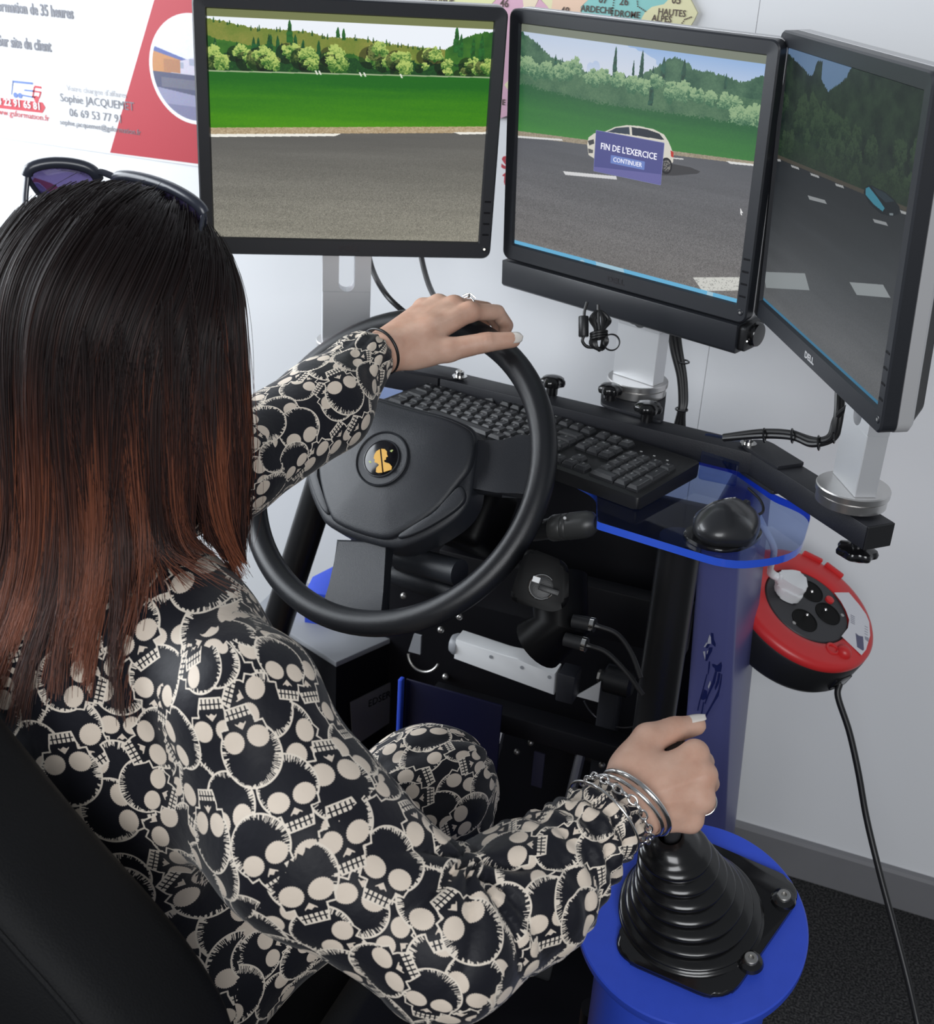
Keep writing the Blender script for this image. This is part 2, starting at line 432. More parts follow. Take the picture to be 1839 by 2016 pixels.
dots([(1212, -5), (1208, 20), (1206, 36)]); dots([(1256, -10), (1258, 12), (1276, 24)]); dots([(1338, 55), (1350, 38), (1366, 32)])
M_redtext = mat('red_lettering', (.50, .05, .07), .5)
for s, x, y in (('s', 996, 316), ('t', 998, 350)):
    q = Wp(x, y); text('lettering', s, Frame(WF.p(*q), WF.x, WF.y), .040, M_redtext, mapt, c=.0006, bold=.0008)

# ================================================================== screen pictures (computed, nothing loaded)
def fbm(h, w, cells, octaves=4, seed=0, aspect=1.0):
    g = np.random.default_rng(seed); out = np.zeros((h, w)); amp = 1.0; tot = 0
    for o in range(octaves):
        n = int(cells * 2 ** o); m = max(2, int(n * aspect)); grid = g.random((m + 2, n + 2))
        y = np.linspace(0, m, h); x = np.linspace(0, n, w); yi = y.astype(int); xi = x.astype(int); fy = (y - yi)[:, None]; fx = (x - xi)[None]
        fy = fy * fy * (3 - 2 * fy); fx = fx * fx * (3 - 2 * fx)
        a = grid[yi][:, xi] * (1 - fx) + grid[yi][:, xi + 1] * fx; b = grid[yi + 1][:, xi] * (1 - fx) + grid[yi + 1][:, xi + 1] * fx
        out += amp * (a * (1 - fy) + b * fy); tot += amp; amp *= .5
    return out / tot
SW, SH = 800, 640
YY, XX = np.mgrid[0:SH, 0:SW]; YY = (YY + .5) / SH; XX = (XX + .5) / SW
C8 = lambda *c: np.array(c, float) / 255
def lerp(a, b, t): return a + (b - a) * t[..., None]
def line_of(pts, x=None):
    p = np.array(pts, float); return np.interp(XX[0] if x is None else x, p[:, 0], p[:, 1])
fb_fine = fbm(SH, SW, 90, 3, 5); fb_mid = fbm(SH, SW, 24, 5, 6); fb_grain = rng.random((SH, SW)); fb_row = fbm(SH, SW, 2, 5, 8, aspect=14)
def cypress(im, cx, y0, y1, w, col, seed):
    t = np.clip((YY - y0) / (y1 - y0), 0, 1); ww = w * (t ** .7) * (1.15 - .5 * t) * (.6 + .8 * fb_fine)
    m = (YY > y0) & (YY < y1) & (abs(XX - cx) < ww); im[m] = lerp(np.array(col) * .7, np.array(col) * 1.35, fb_fine[m])
def road(im, top, c0, c1, grain):
    m = YY > top; t = np.clip((YY - top) / (1 - top), 0, 1)
    base = lerp(np.array(c0), np.array(c1), t); base = base * (1 + .14 * (fb_row - .5))[..., None]
    g = (fb_grain - .5) * np.clip(t * 1.6, .1, 1) * grain + (fb_fine - .5) * .10 * t
    im[m] = (base * (1 + g)[..., None])[m]
def quad(im, pts, col, soft=None):
    p = np.array(pts, float); inside = np.zeros((SH, SW), bool); j = len(p) - 1
    for i in range(len(p)):
        yi, yj = p[i][1], p[j][1]
        c = ((yi > YY) != (yj > YY)) & (XX < (p[j][0] - p[i][0]) * (YY - yi) / (yj - yi + 1e-12) + p[i][0]); inside ^= c; j = i
    if soft is None: im[inside] = col
    else: im[inside] = im[inside] * (1 - soft) + np.array(col) * soft
    return inside
def blob_tree(im, cx, cy, r, cols, seed, squash=1.0):
    """a round leafy crown: ragged outline, lit from above, speckled with leaves"""
    g = np.random.default_rng(seed); x0, x1 = max(0, int((cx - 1.6 * r) * SW)), min(SW, int((cx + 1.6 * r) * SW)); y0, y1 = max(0, int((cy - 2 * r) * SH)), min(SH, int((cy + 2 * r) * SH))
    if x1 <= x0 or y1 <= y0: return
    X, Y = XX[y0:y1, x0:x1], YY[y0:y1, x0:x1]; N1, N2 = fb_leaf[y0:y1, x0:x1], fb_fine[y0:y1, x0:x1]; sub = im[y0:y1, x0:x1]
    for k in range(34):
        a = g.random() * 6.28; d = g.random() ** .6 * r * .78; x = cx + d * math.cos(a); y = cy + d * math.sin(a) * squash * 1.15; q = r * (.16 + .22 * g.random())
        m = ((X - x) ** 2 + ((Y - y) / 1.25) ** 2) < q * q * (.15 + 1.7 * N1)
        t = .62 - .38 * (y - cy) / r - .35 * (Y - y) / q + 1.3 * (N1 - .5) + .2 * g.normal()
        sub[m] = lerp(np.array(cols[0]), np.array(cols[1]), np.clip(t, 0, 1))[m]
fb_leaf = fbm(SH, SW, 230, 2, 15)
def tint(im, m, c0, c1, t): im[m] = lerp(np.array(c0), np.array(c1), np.clip(t, 0, 1))[m]
def road2(im, top, c0, c1, grain):
    m = YY > top; t = np.clip((YY - top) / (1 - top), 0, 1); base = lerp(np.array(c0), np.array(c1), t) * (1 + .16 * (fb_row - .5))[..., None]
    g = (fb_grain - .5) * np.clip(t * 1.6, .1, 1) * grain + (fb_leaf - .5) * .16 * t; im[m] = (base * (1 + g)[..., None])[m]
def screen_left():
    im = np.ones((SH, SW, 3)) * C8(236, 241, 248)
    ridge = line_of([(0, .045), (.04, .05), (.16, .076), (.335, .080), (.42, .10), (.512, .097), (.62, .114), (.727, .124), (.836, .128), (.88, .085), (.93, .062), (.978, .046), (1, .05)]) + (fb_leaf[40] - .5) * .012
    m = YY > ridge[None]; tint(im, m, C8(34, 84, 30), C8(66, 118, 40), fb_mid * 1.7 - .35)
    m = (YY > ridge[None]) & (YY < ridge[None] + .055 + .03 * fb_mid) & (XX < .83); tint(im, m, C8(96, 122, 44), C8(140, 140, 66), fb_mid + .4 * (fb_leaf - .5))
    m = (YY > .15 + .06 * fb_mid) & (YY < .262) & (fb_mid > .46); tint(im, m, C8(16, 56, 26), C8(34, 84, 34), fb_leaf)
    g = np.random.default_rng(3)
    for k in range(44):
        x = g.random() * .84; y = np.interp(x, XX[0], ridge) + .004; cypress(im, x, y - .018 * g.random() - .004, y + .006, .004, C8(44, 82, 34), k)
    for k in range(16): x = .02 + g.random() * .40; y = .09 + .06 * g.random(); cypress(im, x, y, y + .08, .012, C8(26, 76, 38), k)
    for x, y0, y1, w in ((.283, .035, .13, .016), (.45, .055, .10, .010), (.47, .06, .11, .010), (.868, .03, .14, .016), (.885, .06, .16, .014), (.93, .07, .17, .014), (.96, .06, .17, .016)): cypress(im, x, y0, y1, w, C8(34, 88, 36), 5)
    for k, (x, y, r) in enumerate([(.01, .205, .05), (.05, .225, .035), (.115, .175, .028), (.15, .205, .034), (.195, .195, .042), (.22, .215, .034), (.291, .165, .036), (.345, .185, .040), (.36, .215, .026), (.442, .172, .036), (.445, .21, .042), (.584, .168, .040), (.60, .145, .03), (.63, .195, .028), (.675, .175, .036), (.69, .212, .036), (.773, .155, .026), (.80, .155, .03), (.839, .195, .026), (.842, .226, .018), (.90, .222, .016), (.93, .185, .030), (.955, .205, .030), (.99, .19, .03), (.76, .205, .016)]):
        m = ((XX - x + .02) / r) ** 2 + ((YY - y - .01) / r / 1.2) ** 2 < 1; im[m] = im[m] * .6
        blob_tree(im, x, y, r, (C8(38, 88, 28), C8(176, 196, 104)), k + 20)
    gt = .262 - .020 * XX; gm = (YY > gt) & (YY < .56)
    tint(im, gm, C8(30, 100, 26), C8(74, 142, 16), (YY - .27) / .22 + (fb_row - .5) * .7 + (fb_leaf - .5) * .25)
    im[(YY > gt - .005) & (YY < gt + .001)] = C8(150, 168, 130)
    for x in (.37, .382, .525, .54, .67): quad(im, [(x, .240), (x + .006, .240), (x + .013, .258), (x + .007, .258)], C8(224, 226, 214))
    ct = .502 - .047 * XX; rt = .530 - .046 * XX
    road2(im, rt, C8(96, 95, 92), C8(138, 135, 123), .50)
    m = (YY > ct) & (YY < rt); tint(im, m, C8(150, 128, 96), C8(204, 186, 156), fb_leaf)
    quad(im, [(0, .530), (.467, .509), (.445, .521), (0, .543)], C8(240, 238, 228)); quad(im, [(.875, .486), (1, .480), (1, .489), (.90, .495)], C8(240, 238, 228))
    im[YY < .036] = C8(116, 122, 78)
    return image('screen_left', im)
def screen_middle():  # low-contrast colours include the glare of the oblique view
    im = lerp(C8(140, 178, 228), C8(206, 217, 238), np.clip(YY / .16, 0, 1))
    m = (fbm(SH, SW, 4, 5, 21) + .45 * (1 - XX * 1.5) > .62) & (YY < .2); im[m] = im[m] * .4 + .6 * C8(228, 232, 241)
    ridge = line_of([(0, .035), (.033, .051), (.09, .085), (.129, .118), (.221, .140), (.30, .165), (.40, .165), (.52, .15), (.58, .11), (.63, .07), (.66, .058), (.70, .062), (.74, .095), (.80, .092), (.86, .10), (.90, .115), (.94, .105), (1, .075)]) + (fb_leaf[90] - .5) * .022
    m = YY > ridge[None]; tint(im, m, C8(48, 86, 68), C8(86, 122, 94), fb_mid * 1.5 - .25 + .5 * (fb_leaf - .5))
    m = (YY > .17) & (YY < .40); im[m] = im[m] * .45 + .55 * lerp(C8(64, 108, 78), C8(110, 142, 104), np.clip(fb_leaf * .6 + fb_mid * .5, 0, 1))[m]
    for x, y0, y1, w in ((.165, .11, .17, .007), (.195, .12, .18, .007), (.423, .045, .17, .013), (.533, .045, .16, .013), (.50, .09, .15, .007), (.58, .10, .26, .014), (.86, .09, .15, .008), (.62, .06, .16, .016), (.70, .06, .16, .016)): cypress(im, x, y0, y1, w, C8(44, 82, 68), 9)
    for k, (x, y, r) in enumerate([(.02, .175, .045), (.08, .19, .035), (.13, .185, .036), (.18, .185, .034), (.22, .175, .036), (.26, .15, .034), (.34, .185, .034), (.38, .175, .03), (.44, .18, .034), (.50, .185, .034), (.55, .19, .034), (.60, .16, .030), (.66, .19, .04), (.71, .185, .04), (.76, .19, .028), (.81, .195, .028), (.86, .195, .03), (.90, .20, .03), (.93, .255, .05), (.985, .235, .045), (.31, .19, .026)]):
        blob_tree(im, x, y, r, (C8(62, 108, 80), C8(152, 182, 138)), k + 60)
    gt = .255 + .05 * np.sin(XX * 5) * .3 + .035 * XX + (fb_leaf - .5) * .03; gm = (YY > gt) & (YY < .60)
    tint(im, gm, C8(46, 100, 62), C8(72, 138, 68), (YY - .26) / .20 + (fb_row - .5) * .5 + (fb_leaf - .5) * .25)
    ct = .468 - .062 * XX; rt = .492 - .072 * XX
    road2(im, rt, C8(100, 102, 108), C8(124, 121, 119), .50)
    m = (YY > ct) & (YY < rt); tint(im, m, C8(140, 128, 108), C8(184, 172, 152), fb_leaf)
    quad(im, [(0, .490), (.21, .466), (.215, .473), (0, .499)], C8(230, 230, 228)); quad(im, [(.892, .425), (1, .416), (1, .424), (.91, .433)], C8(232, 232, 230)); quad(im, [(.69, .452), (.73, .448), (.73, .453), (.69, .457)], C8(230, 230, 228))
    quad(im, [(.222, .606), (.46, .578), (.465, .592), (.235, .620)], C8(224, 224, 226))
    q = quad(im, [(.813, .936), (1, .882), (1, .940), (.857, .984)], C8(216, 216, 210)); im[q & (fb_leaf > .66)] = C8(172, 172, 168)
    # the white hatchback, half behind the message box
    quad(im, [(.60, .53), (.69, .478), (.76, .478), (.80, .487), (.79, .498), (.70, .525), (.64, .536)], C8(72, 72, 76))
    car = [(.325, .470), (.329, .437), (.352, .415), (.40, .398), (.44, .372), (.49, .355), (.54, .350), (.60, .352), (.645, .366), (.664, .390), (.678, .415), (.690, .445), (.690, .470), (.678, .492), (.66, .505), (.63, .512), (.45, .535), (.36, .522), (.334, .512)]
    quad(im, car, C8(224, 220, 208)); quad(im, [(.41, .398), (.445, .375), (.50, .361), (.505, .392)], C8(62, 72, 86)); quad(im, [(.515, .392), (.51, .360), (.57, .357), (.625, .366), (.648, .388)], C8(52, 58, 68))
    quad(im, [(.327, .452), (.352, .440), (.356, .458), (.335, .470)], C8(74, 76, 80)); quad(im, [(.330, .484), (.352, .486), (.352, .500), (.334, .504)], C8(96, 96, 98)); quad(im, [(.676, .425), (.688, .430), (.690, .452), (.680, .450)], C8(196, 62, 54))
    for x, y in ((.395, .522), (.664, .492)):
        d = ((XX - x) / .024) ** 2 + ((YY - y) / .034) ** 2; im[d < 1] = C8(42, 42, 46); im[d < .55] = C8(134, 132, 128); im[(d < .55) & (fb_leaf > .5)] = C8(66, 66, 70)
    im[YY < .036] = C8(126, 132, 116)
    im[YY > .978] = C8(110, 186, 226); m = (YY > .978) & (fbm(SH, SW, 9, 2, 77) > .56) & (XX > .2); im[m] = C8(168, 206, 224)
    quad(im, [(.966, .60), (.978, .618), (.972, .618), (.976, .628), (.972, .629), (.968, .62)], C8(245, 245, 245))
    return image('screen_middle', im * .98)
def screen_right():  # picture colours darkened to stand for the panel dimming at a steep angle
    im = np.ones((SH, SW, 3)) * C8(98, 124, 156)
    ridge = line_of([(0, .022), (.05, .035), (.155, .058), (.19, .072), (.21, .074), (.235, .07), (.258, .016), (.30, .016), (.305, .072), (.335, .09), (.366, .106), (.40, .088), (.445, .067), (.49, .04), (.518, .0), (1, .0)]) + (fb_leaf[60] - .5) * .014
    m = YY > ridge[None]; tint(im, m, C8(22, 32, 32), C8(42, 58, 46), fb_mid * 1.6 - .3 + .5 * (fb_leaf - .5))
    g = np.random.default_rng(8)
    for k in range(34): blob_tree(im, g.random(), .17 + .20 * g.random(), .035 + .03 * g.random(), (C8(26, 40, 34), C8(50, 68, 50)), k + 90)
    gm = YY > .33 - .06 * XX; im[gm] = im[gm] * .5 + .5 * lerp(C8(28, 42, 34), C8(46, 66, 44), fb_leaf)[gm]
    rt = .418 - .058 * XX
    m = YY > rt; t = np.clip((YY - rt) / .55, 0, 1); im[m] = (lerp(C8(38, 42, 46), C8(98, 100, 102), t ** 1.2) * (1 + (fb_grain - .5) * .30 * t + (fb_row - .5) * .14)[..., None])[m]
    m = (YY > rt - .014) & (YY < rt); im[m] = C8(70, 66, 58)
    for x0, x1 in ((.0, .03), (.13, .20), (.30, .37), (.50, .56), (.94, .99)):
        y = .421 - .058 * x0; quad(im, [(x0, y), (x1, y - .006), (x1 + .01, y + .001), (x0 + .01, y + .007)], C8(160, 162, 162))
    quad(im, [(.30, .486), (.44, .467), (.46, .476), (.32, .497)], C8(142, 146, 148)); quad(im, [(.785, .437), (.87, .424), (.885, .432), (.80, .445)], C8(142, 146, 148))
    quad(im, [(-.02, .884), (.352, .765), (.405, .812), (.02, .938)], C8(142, 148, 150)); quad(im, [(.69, .682), (.905, .616), (.96, .640), (.75, .706)], C8(142, 148, 150))
    quad(im, [(.705, .372), (.715, .350), (.745, .338), (.84, .336), (.90, .345), (.935, .358), (.94, .378), (.90, .398), (.83, .408), (.75, .396)], C8(20, 28, 34)); quad(im, [(.715, .356), (.735, .346), (.80, .366), (.85, .385), (.84, .398), (.78, .392), (.72, .376)], C8(58, 128, 148))
    quad(im, [(.75, .341), (.84, .339), (.90, .350), (.85, .366), (.80, .358)], C8(38, 52, 60)); quad(im, [(.88, .392), (.905, .386), (.905, .393), (.885, .398)], C8(120, 130, 134))
    im[YY > .985] = C8(60, 118, 150)
    return image('screen_right', im)

# ================================================================== monitors
def loft(mb, fr, loops, close=True, cap0=False, cap1=False):
    n = len(loops[0][0]); V = []; F = []
    for poly, c in loops: V += [fr.p(a, b, c) for a, b in poly]
    for i in range(len(loops) - 1):
        for k in range(n):
            l = (k + 1) % n; F.append((i * n + k, i * n + l, (i + 1) * n + l, (i + 1) * n + k))
    if cap0: F.append(tuple(range(n))[::-1])
    if cap1: F.append(tuple((len(loops) - 1) * n + k for k in range(n)))
    return mb.add(V, F)
SWM, SHM = .378, .303
BASE_Z = .966
def monitor(label, center, yaw, img, estr, base_px, buttons=True, led=(1, .95, .8), logo_m=None):
    yw = math.radians(yaw); ax = A(math.cos(yw), math.sin(yw), 0); n = A(-math.sin(yw), math.cos(yw), 0)
    tl = math.radians(-3.52); up = A(0, 0, 1) * math.cos(tl) + n * math.sin(tl)
    fr = Frame(center, ax, up)
    bx, by, bz = atz(*base_px, BASE_Z)
    root = thing('monitor', label, 'monitor', (bx, by, BASE_Z - .022), 'three desktop screens of the driving simulator')
    W_, H_ = SWM + .034, SHM + .040; cy = -.0025
    m = MB()
    o = rrect(W_, H_, .012, 5, 0, cy); o2 = rrect(W_ - .004, H_ - .004, .010, 5, 0, cy); i1 = rrect(SWM + .001, SHM + .001, .0015, 5); i2 = rrect(SWM - .003, SHM - .003, .0012, 5)
    loft(m, fr, [(o, -.010), (o, .0045), (o2, .0065), (i1, .0055), (i2, .0010)])
    bezel = m.build('bezel', M_bezel, root, 30)
    m = MB(); loft(m, fr, [(rrect(W_ - .004, H_ - .004, .011, 5, 0, cy), -.010), (rrect(W_ + .001, H_ + .001, .0125, 5, 0, cy), -.0105), (rrect(W_ + .001, H_ + .001, .0125, 5, 0, cy), -.024), (rrect(W_ - .006, H_ - .006, .011, 5, 0, cy), -.028)], cap1=True)
    m.build('casing', M_silver, root, 30)
    m = MB(); loft(m, fr, [(rrect(W_ - .008, H_ - .008, .01, 5, 0, cy), -.027), (rrect(W_ - .03, H_ - .03, .012, 5, 0, cy), -.042), (rrect(W_ - .16, H_ - .14, .012, 5, 0, cy), -.056)], cap1=True)
    m.build('rear_shell', M_black, root, 30)
    scr = picture('screen', fr, [(-SWM / 2, -SHM / 2), (SWM / 2, -SHM / 2), (SWM / 2, SHM / 2), (-SWM / 2, SHM / 2)], image_mat('screen', img, estr, .4, .25), root, .0012, (-SWM / 2, -SHM / 2, SWM / 2, SHM / 2))
    text('logo', 'DELL', Frame(fr.p(0, -SHM / 2 - .0115, .0058), fr.x, fr.y), .0105, logo_m or M_steel_dark, root, sx=1.25, bold=.0004)
    for k in range(4):
        MB().box(fr, (SWM / 2 + .003, -SHM / 2 + .012 + .016 * k, .0055), (SWM / 2 + .0125, -SHM / 2 + .0145 + .016 * k, .0068), .0004, 1).build('button', M_dark, root)
    m = MB(); m.lathe(Frame(fr.p(SWM / 2 + .0075, -SHM / 2 - .008, .0052), fr.x, fr.y), [(.0042, 0), (.0042, .0014), (.0034, .0020)], 16); pb_ = m.build('power_button', M_bezel, root)
    MB().lathe(Frame(fr.p(SWM / 2 + .0075, -SHM / 2 - .008, .0071), fr.x, fr.y), [(.0016, 0), (.0016, .0004)], 10).build('power_light', mat('power_light', (.2, .2, .2), .3, emit=led, estr=1.6 if led[0] > .5 else .3), pb_)
    # stand: flat aluminium post on a two-layer round foot
    sf = Frame((bx, by, BASE_Z), ax, n)
    top = center[2] - BASE_Z + .02
    zf = Frame(sf.o, sf.x, A(0, 0, 1))     # post face plane, z toward the driver
    post = MB()
    slot = [(-.011 + .0, .108)]
    outer = [(-.035, 0), (.035, 0), (.035, top), (-.035, top)]
    d0, d1 = -.013, .013
    s0, s1, sw2 = .088, .130, .0115     # slot cut through the post
    post.box(zf, (-.035, 0, d0), (.035, s0 - sw2, d1), .0008, 1)
    post.box(zf, (-.035, s1 + sw2, d0), (.035, top, d1), .0008, 1)
    lo = [(-.035, s0 - sw2), (.035, s0 - sw2)]
    for sgn in (-1, 1):
        edge = [(sgn * .035, s0 - sw2), (sgn * .035, s1 + sw2)]
        arc = [(sgn * sw2 * math.cos(t) , s1 + sw2 * math.sin(t)) for t in np.linspace(math.pi / 2, 0, 7)] + [(sgn * sw2 * math.cos(t), s0 + sw2 * math.sin(t)) for t in np.linspace(0, -math.pi / 2, 7)]
        post.prism(zf, edge + arc, d0, d1)
    post.build('stand_post', M_alu, root, 25)
    zf2 = Frame((bx, by, BASE_Z - .022), (1, 0, 0), (0, 1, 0))
    MB().lathe(zf2, [(.040, 0), (.0415, .001), (.0415, .0115), (.040, .0125)], 56).build('lower_ring', M_ring, root, 25)
    MB().lathe(zf2, [(.039, .0125), (.039, .0140), (.0435, .0140), (.0435, .0205), (.0425, .022)], 56).build('foot_disc', M_ring, root, 25)
    pc = A(bx, by, center[2] - .03); tgt = fr.p(0, -.03, -.050); av = tgt - pc
    if np.linalg.norm(av) > .02: MB().tube([pc, tgt], .016, 4, ref=A(0, 0, 1)).build('mount_arm', M_alu, root, 30)
    MB().box(Frame(fr.p(0, -.03, -.056), fr.x, fr.y), (-.05, -.05, -.004), (.05, .05, .004), .002, 1).build('mount_plate', M_beam, root, 30)
    return root, fr
M_steel_dark = mat('logo_dark_chrome', (.09, .09, .10), .25, metal=.6)
mon_l, FL = monitor('left monitor, bright green field and empty road, above the steering wheel', A(-.808, 1.576, 1.270), 30.975, screen_left(), 1.0, (680, 668))
mon_m, FM = monitor('middle monitor showing a white car behind a blue message box, black sound bar below', A(-.431, 1.634, 1.269), -20.0, screen_middle(), .88, (1256, 744), led=(.3, .3, .3))
mon_r, FR = monitor('right monitor turned steeply, dark screen with hills and a blue car', A(-.138, 1.405, 1.279), -61.8, screen_right(), .8, (1681, 955), led=(.2, .2, .2), logo_m=M_silver)

# message box of the program, flat on the middle screen
def em(name, c, s=1.0): return mat(name, (.01, .01, .01), .5, emit=c, estr=s)
E_box = em('message_blue', srgb(70, 72, 136), .9); E_box2 = em('message_edge', srgb(120, 124, 176), .9); E_btn = em('message_button', srgb(104, 128, 196), .9); E_txt = em('message_text', srgb(238, 238, 250), 1.0); E_glass = em('message_shade', srgb(98, 96, 158), .9)
bq = [FM.px(x, y, .0015) for x, y in ((1173, 250), (1308, 287), (1301, 365), (1169, 337))]
ctr = np.mean(bq, 0); bw = (bq[1][0] - bq[0][0] + bq[2][0] - bq[3][0]) / 2; bh = (bq[0][1] - bq[3][1] + bq[1][1] - bq[2][1]) / 2
BF = Frame(FM.p(ctr[0], ctr[1], .0013), FM.x, FM.y)
box_o = flat_print('message_box', BF, [rrect(bw, bh, .001, 2)], E_box2, mon_m, c=.0001, t=.0001)
flat_print('message_face', BF, [rrect(bw - .0014, bh - .0014, .001, 2)], E_box, box_o, c=.0002, t=.0001)
flat_print('message_shade', BF, [[(-bw / 2 + .001, -bh / 2 + .001), (bw / 2 - .001, -bh / 2 + .001), (bw / 2 - .001, -bh / 2 + .014), (-bw / 2 + .001, -bh / 2 + .006)]], E_glass, box_o, c=.0003, t=.0001)
flat_print('message_button', BF, [rrect(bw * .50, bh * .20, .001, 2, bw * .0, -bh * .12)], E_btn, box_o, c=.0004, t=.0001)
text('message_text', "FIN DE L'EXERCICE", Frame(BF.p(0, bh * .14), BF.x, BF.y), .0115, E_txt, box_o, c=.0006, sx=.93, bold=.0001)
text('message_text', 'CONTINUER', Frame(BF.p(0, -bh * .12), BF.x, BF.y), .0085, E_txt, box_o, c=.0007, sx=.95)

# sound bar clipped under the middle screen
sb_y1 = -SHM / 2 - .0245; SBF = Frame(FM.p(0, sb_y1, 0), FM.x, FM.y)
sbar = thing('sound_bar', 'black sound bar clipped under the middle monitor, round dial at its end', 'speaker', SBF.p(0, -.034, -.02))
m = MB(); prof = [(.010, 0), (.010, -.036), (.006, -.040), (-.045, -.040), (-.045, -.002), (-.010, 0)]
PFm = Frame(SBF.p(-.203, 0, 0), SBF.z, SBF.y, SBF.x)
m.prism(PFm, prof, 0, .400, .0015, 2, True); m.build('bar_body', M_bezel, sbar, 30)
ef = Frame(SBF.p(.197, -.0185, -.018), SBF.z, SBF.y, SBF.x)
m = MB(); m.prism(ef, rrect(.046, .034, .005, 4), 0, .010, .001); m.build('end_cap', M_black, sbar, 30)
MB().lathe(Frame(ef.p(-.002, .002, .010), ef.x, ef.y, ef.z), [(.0165, 0), (.0165, .004), (.0150, .0065), (.008, .007)], 32).build('dial', M_gloss, sbar)
MB().sphere(ef.p(.017, -.003, .0105), .0012, seg=8, rings=6).build('indicator_light', mat('indicator', (.8, .8, .8), .3, emit=(1, 1, 1), estr=1.2), sbar)
MB().lathe(Frame(SBF.p(.032, -.036, -.004), SBF.x, SBF.z, -SBF.y), [(.011, 0), (.011, .003), (.008, .0055)], 24).build('microphone_bump', M_bezel, sbar)

# ================================================================== mounting rail
RZ = .940
pL0 = atz(866, 745, RZ); pR0 = atz(1483, 893, RZ); rd = unit((pR0 - pL0) * A(1, 1, 0)); rn = A(-rd[1], rd[0], 0)
BFm = Frame(pL0, rd, rn); blen = np.linalg.norm(pR0 - pL0)
rail = thing('monitor_mounting_rail', 'black square tube rail with clamp knobs carrying the three screens behind the keyboard', 'rail', (pL0 + pR0) / 2 - A(0, 0, .03))
TW, TH = .040, .030
MB().box(BFm, (0, 0, -TH), (blen, TW, 0), .0015, 2).build('main_tube', M_beam, rail, 30)
for nm, x in (('end_cap', 0), ('end_cap', blen)):
    pass
bl = atz(680, 668, BASE_Z); br_ = atz(1681, 955, BASE_Z)
def wing(p_in, p_out, ext, nm='wing_tube'):
    p_in = p_in * A(1, 1, 0) + A(0, 0, RZ); p_out = p_out * A(1, 1, 0) + A(0, 0, RZ)
    d = unit(p_out - p_in); L_ = np.linalg.norm(p_out - p_in) + ext; fr = Frame(p_in, d, A(-d[1], d[0], 0))
    MB().box(fr, (0, -TW / 2, -TH), (L_, TW / 2, 0), .0012, 2).build(nm, M_beam, rail, 30)
    return fr, L_
hl = BFm.p(-.006, TW / 2); hr = BFm.p(blen + .010, TW / 2 - .004)
wl, wl_len = wing(hl, bl, .05); wr, wr_len = wing(hr, br_, .055)
def hinge(fr_w, c, w2):
    for z0 in (0, -TH - .004):
        MB().prism(Frame(c + A(0, 0, z0), rd, rn), round_poly([(-.055 if w2 < 0 else -.02, -TW / 2 - .001), (.02 if w2 < 0 else .055, -TW / 2 - .001), (.02 if w2 < 0 else .055, TW / 2 + .001), (-.055 if w2 < 0 else -.02, TW / 2 + .001)], .006), .0, .004, .0006).build('hinge_plate', M_beam, rail, 30)
for c, fr, s in ((hl, wl, 1), (hr, wr, -1)):
    pf = Frame(c, fr.x, fr.y)
    MB().prism(pf, round_poly([(-.030, -TW / 2 - .0015), (.055, -TW / 2 - .0015), (.055, TW / 2 + .0015), (-.030, TW / 2 + .0015)], [.02, .003, .003, .02]), 0.0, .0045, .0006).build('hinge_plate', M_beam, rail, 30)
    MB().prism(Frame(c - A(0, 0, TH + .0045), fr.x, fr.y), round_poly([(-.030, -TW / 2 - .0015), (.055, -TW / 2 - .0015), (.055, TW / 2 + .0015), (-.030, TW / 2 + .0015)], [.02, .003, .003, .02]), 0.0, .0045, .0006).build('hinge_plate', M_beam, rail, 30)
def cap_bolt(c, r=.0065, h=.009, parent=None, washer=.011, fr=None, m=None):
    f = Frame(c, *( (fr.x, fr.y) if fr else ((1, 0, 0), (0, 1, 0)) ))
    mb = MB(); mb.lathe(f, [(washer, 0), (washer, .0018), (r, .0018), (r, h - .001), (r * .9, h), (r * .55, h), (r * .5, h - .004)], 20)
    return mb.build('cap_bolt', m or M_chrome, parent, 30)
cap_bolt(atz(905, 742, RZ + .0045), parent=rail); cap_bolt(atz(1473, 874, RZ + .0045), parent=rail)
MB().box(wr, (wr_len, -TW / 2, -TH), (wr_len + .0025, TW / 2, 0), .001, 1).build('end_cap', M_black, rail)
MB().box(wl, (wl_len, -TW / 2, -TH), (wl_len + .0025, TW / 2, 0), .001, 1).build('end_cap', M_black, rail)
def star_knob(c, r=.019, up=1.0, h=.026, stem=.012, label=None):
    prof = []
    mb = MB(); f = Frame(c, (1, 0, 0), (0, up, 0)); f.z = A(0, 0, up)
    mb.lathe(f, [(.0085, 0), (.0085, stem + .002)], 16)
    V = []; F = []; seg = 48
    rows = [(.55, stem), (.92, stem + .002), (1.0, stem + .006), (.97, stem + .010), (.75, stem + .0135), (.35, stem + .015)]
    for q, hh in rows:
        for k in range(seg):
            t = 2 * math.pi * k / seg; rr = r * q * (1 + .09 * math.cos(7 * t) * (1 if q > .8 else .2))
            V.append(f.p(rr * math.cos(t), rr * math.sin(t), hh))
    for i in range(len(rows) - 1):
        for k in range(seg):
            l = (k + 1) % seg; F.append((i * seg + k, i * seg + l, (i + 1) * seg + l, (i + 1) * seg + k))
    F.append(tuple((len(rows) - 1) * seg + k for k in range(seg))); F.append(tuple(range(seg))[::-1])
    if up < 0: F = [x[::-1] for x in F]
    mb.add(V, F)
    return mb.build('clamp_knob', M_gloss, rail, 40)
star_knob(atz(1273, 828, RZ), r=.0185); star_knob(atz(1086, 776, RZ), r=.0175)
bm_ = atz(1256, 744, BASE_Z)
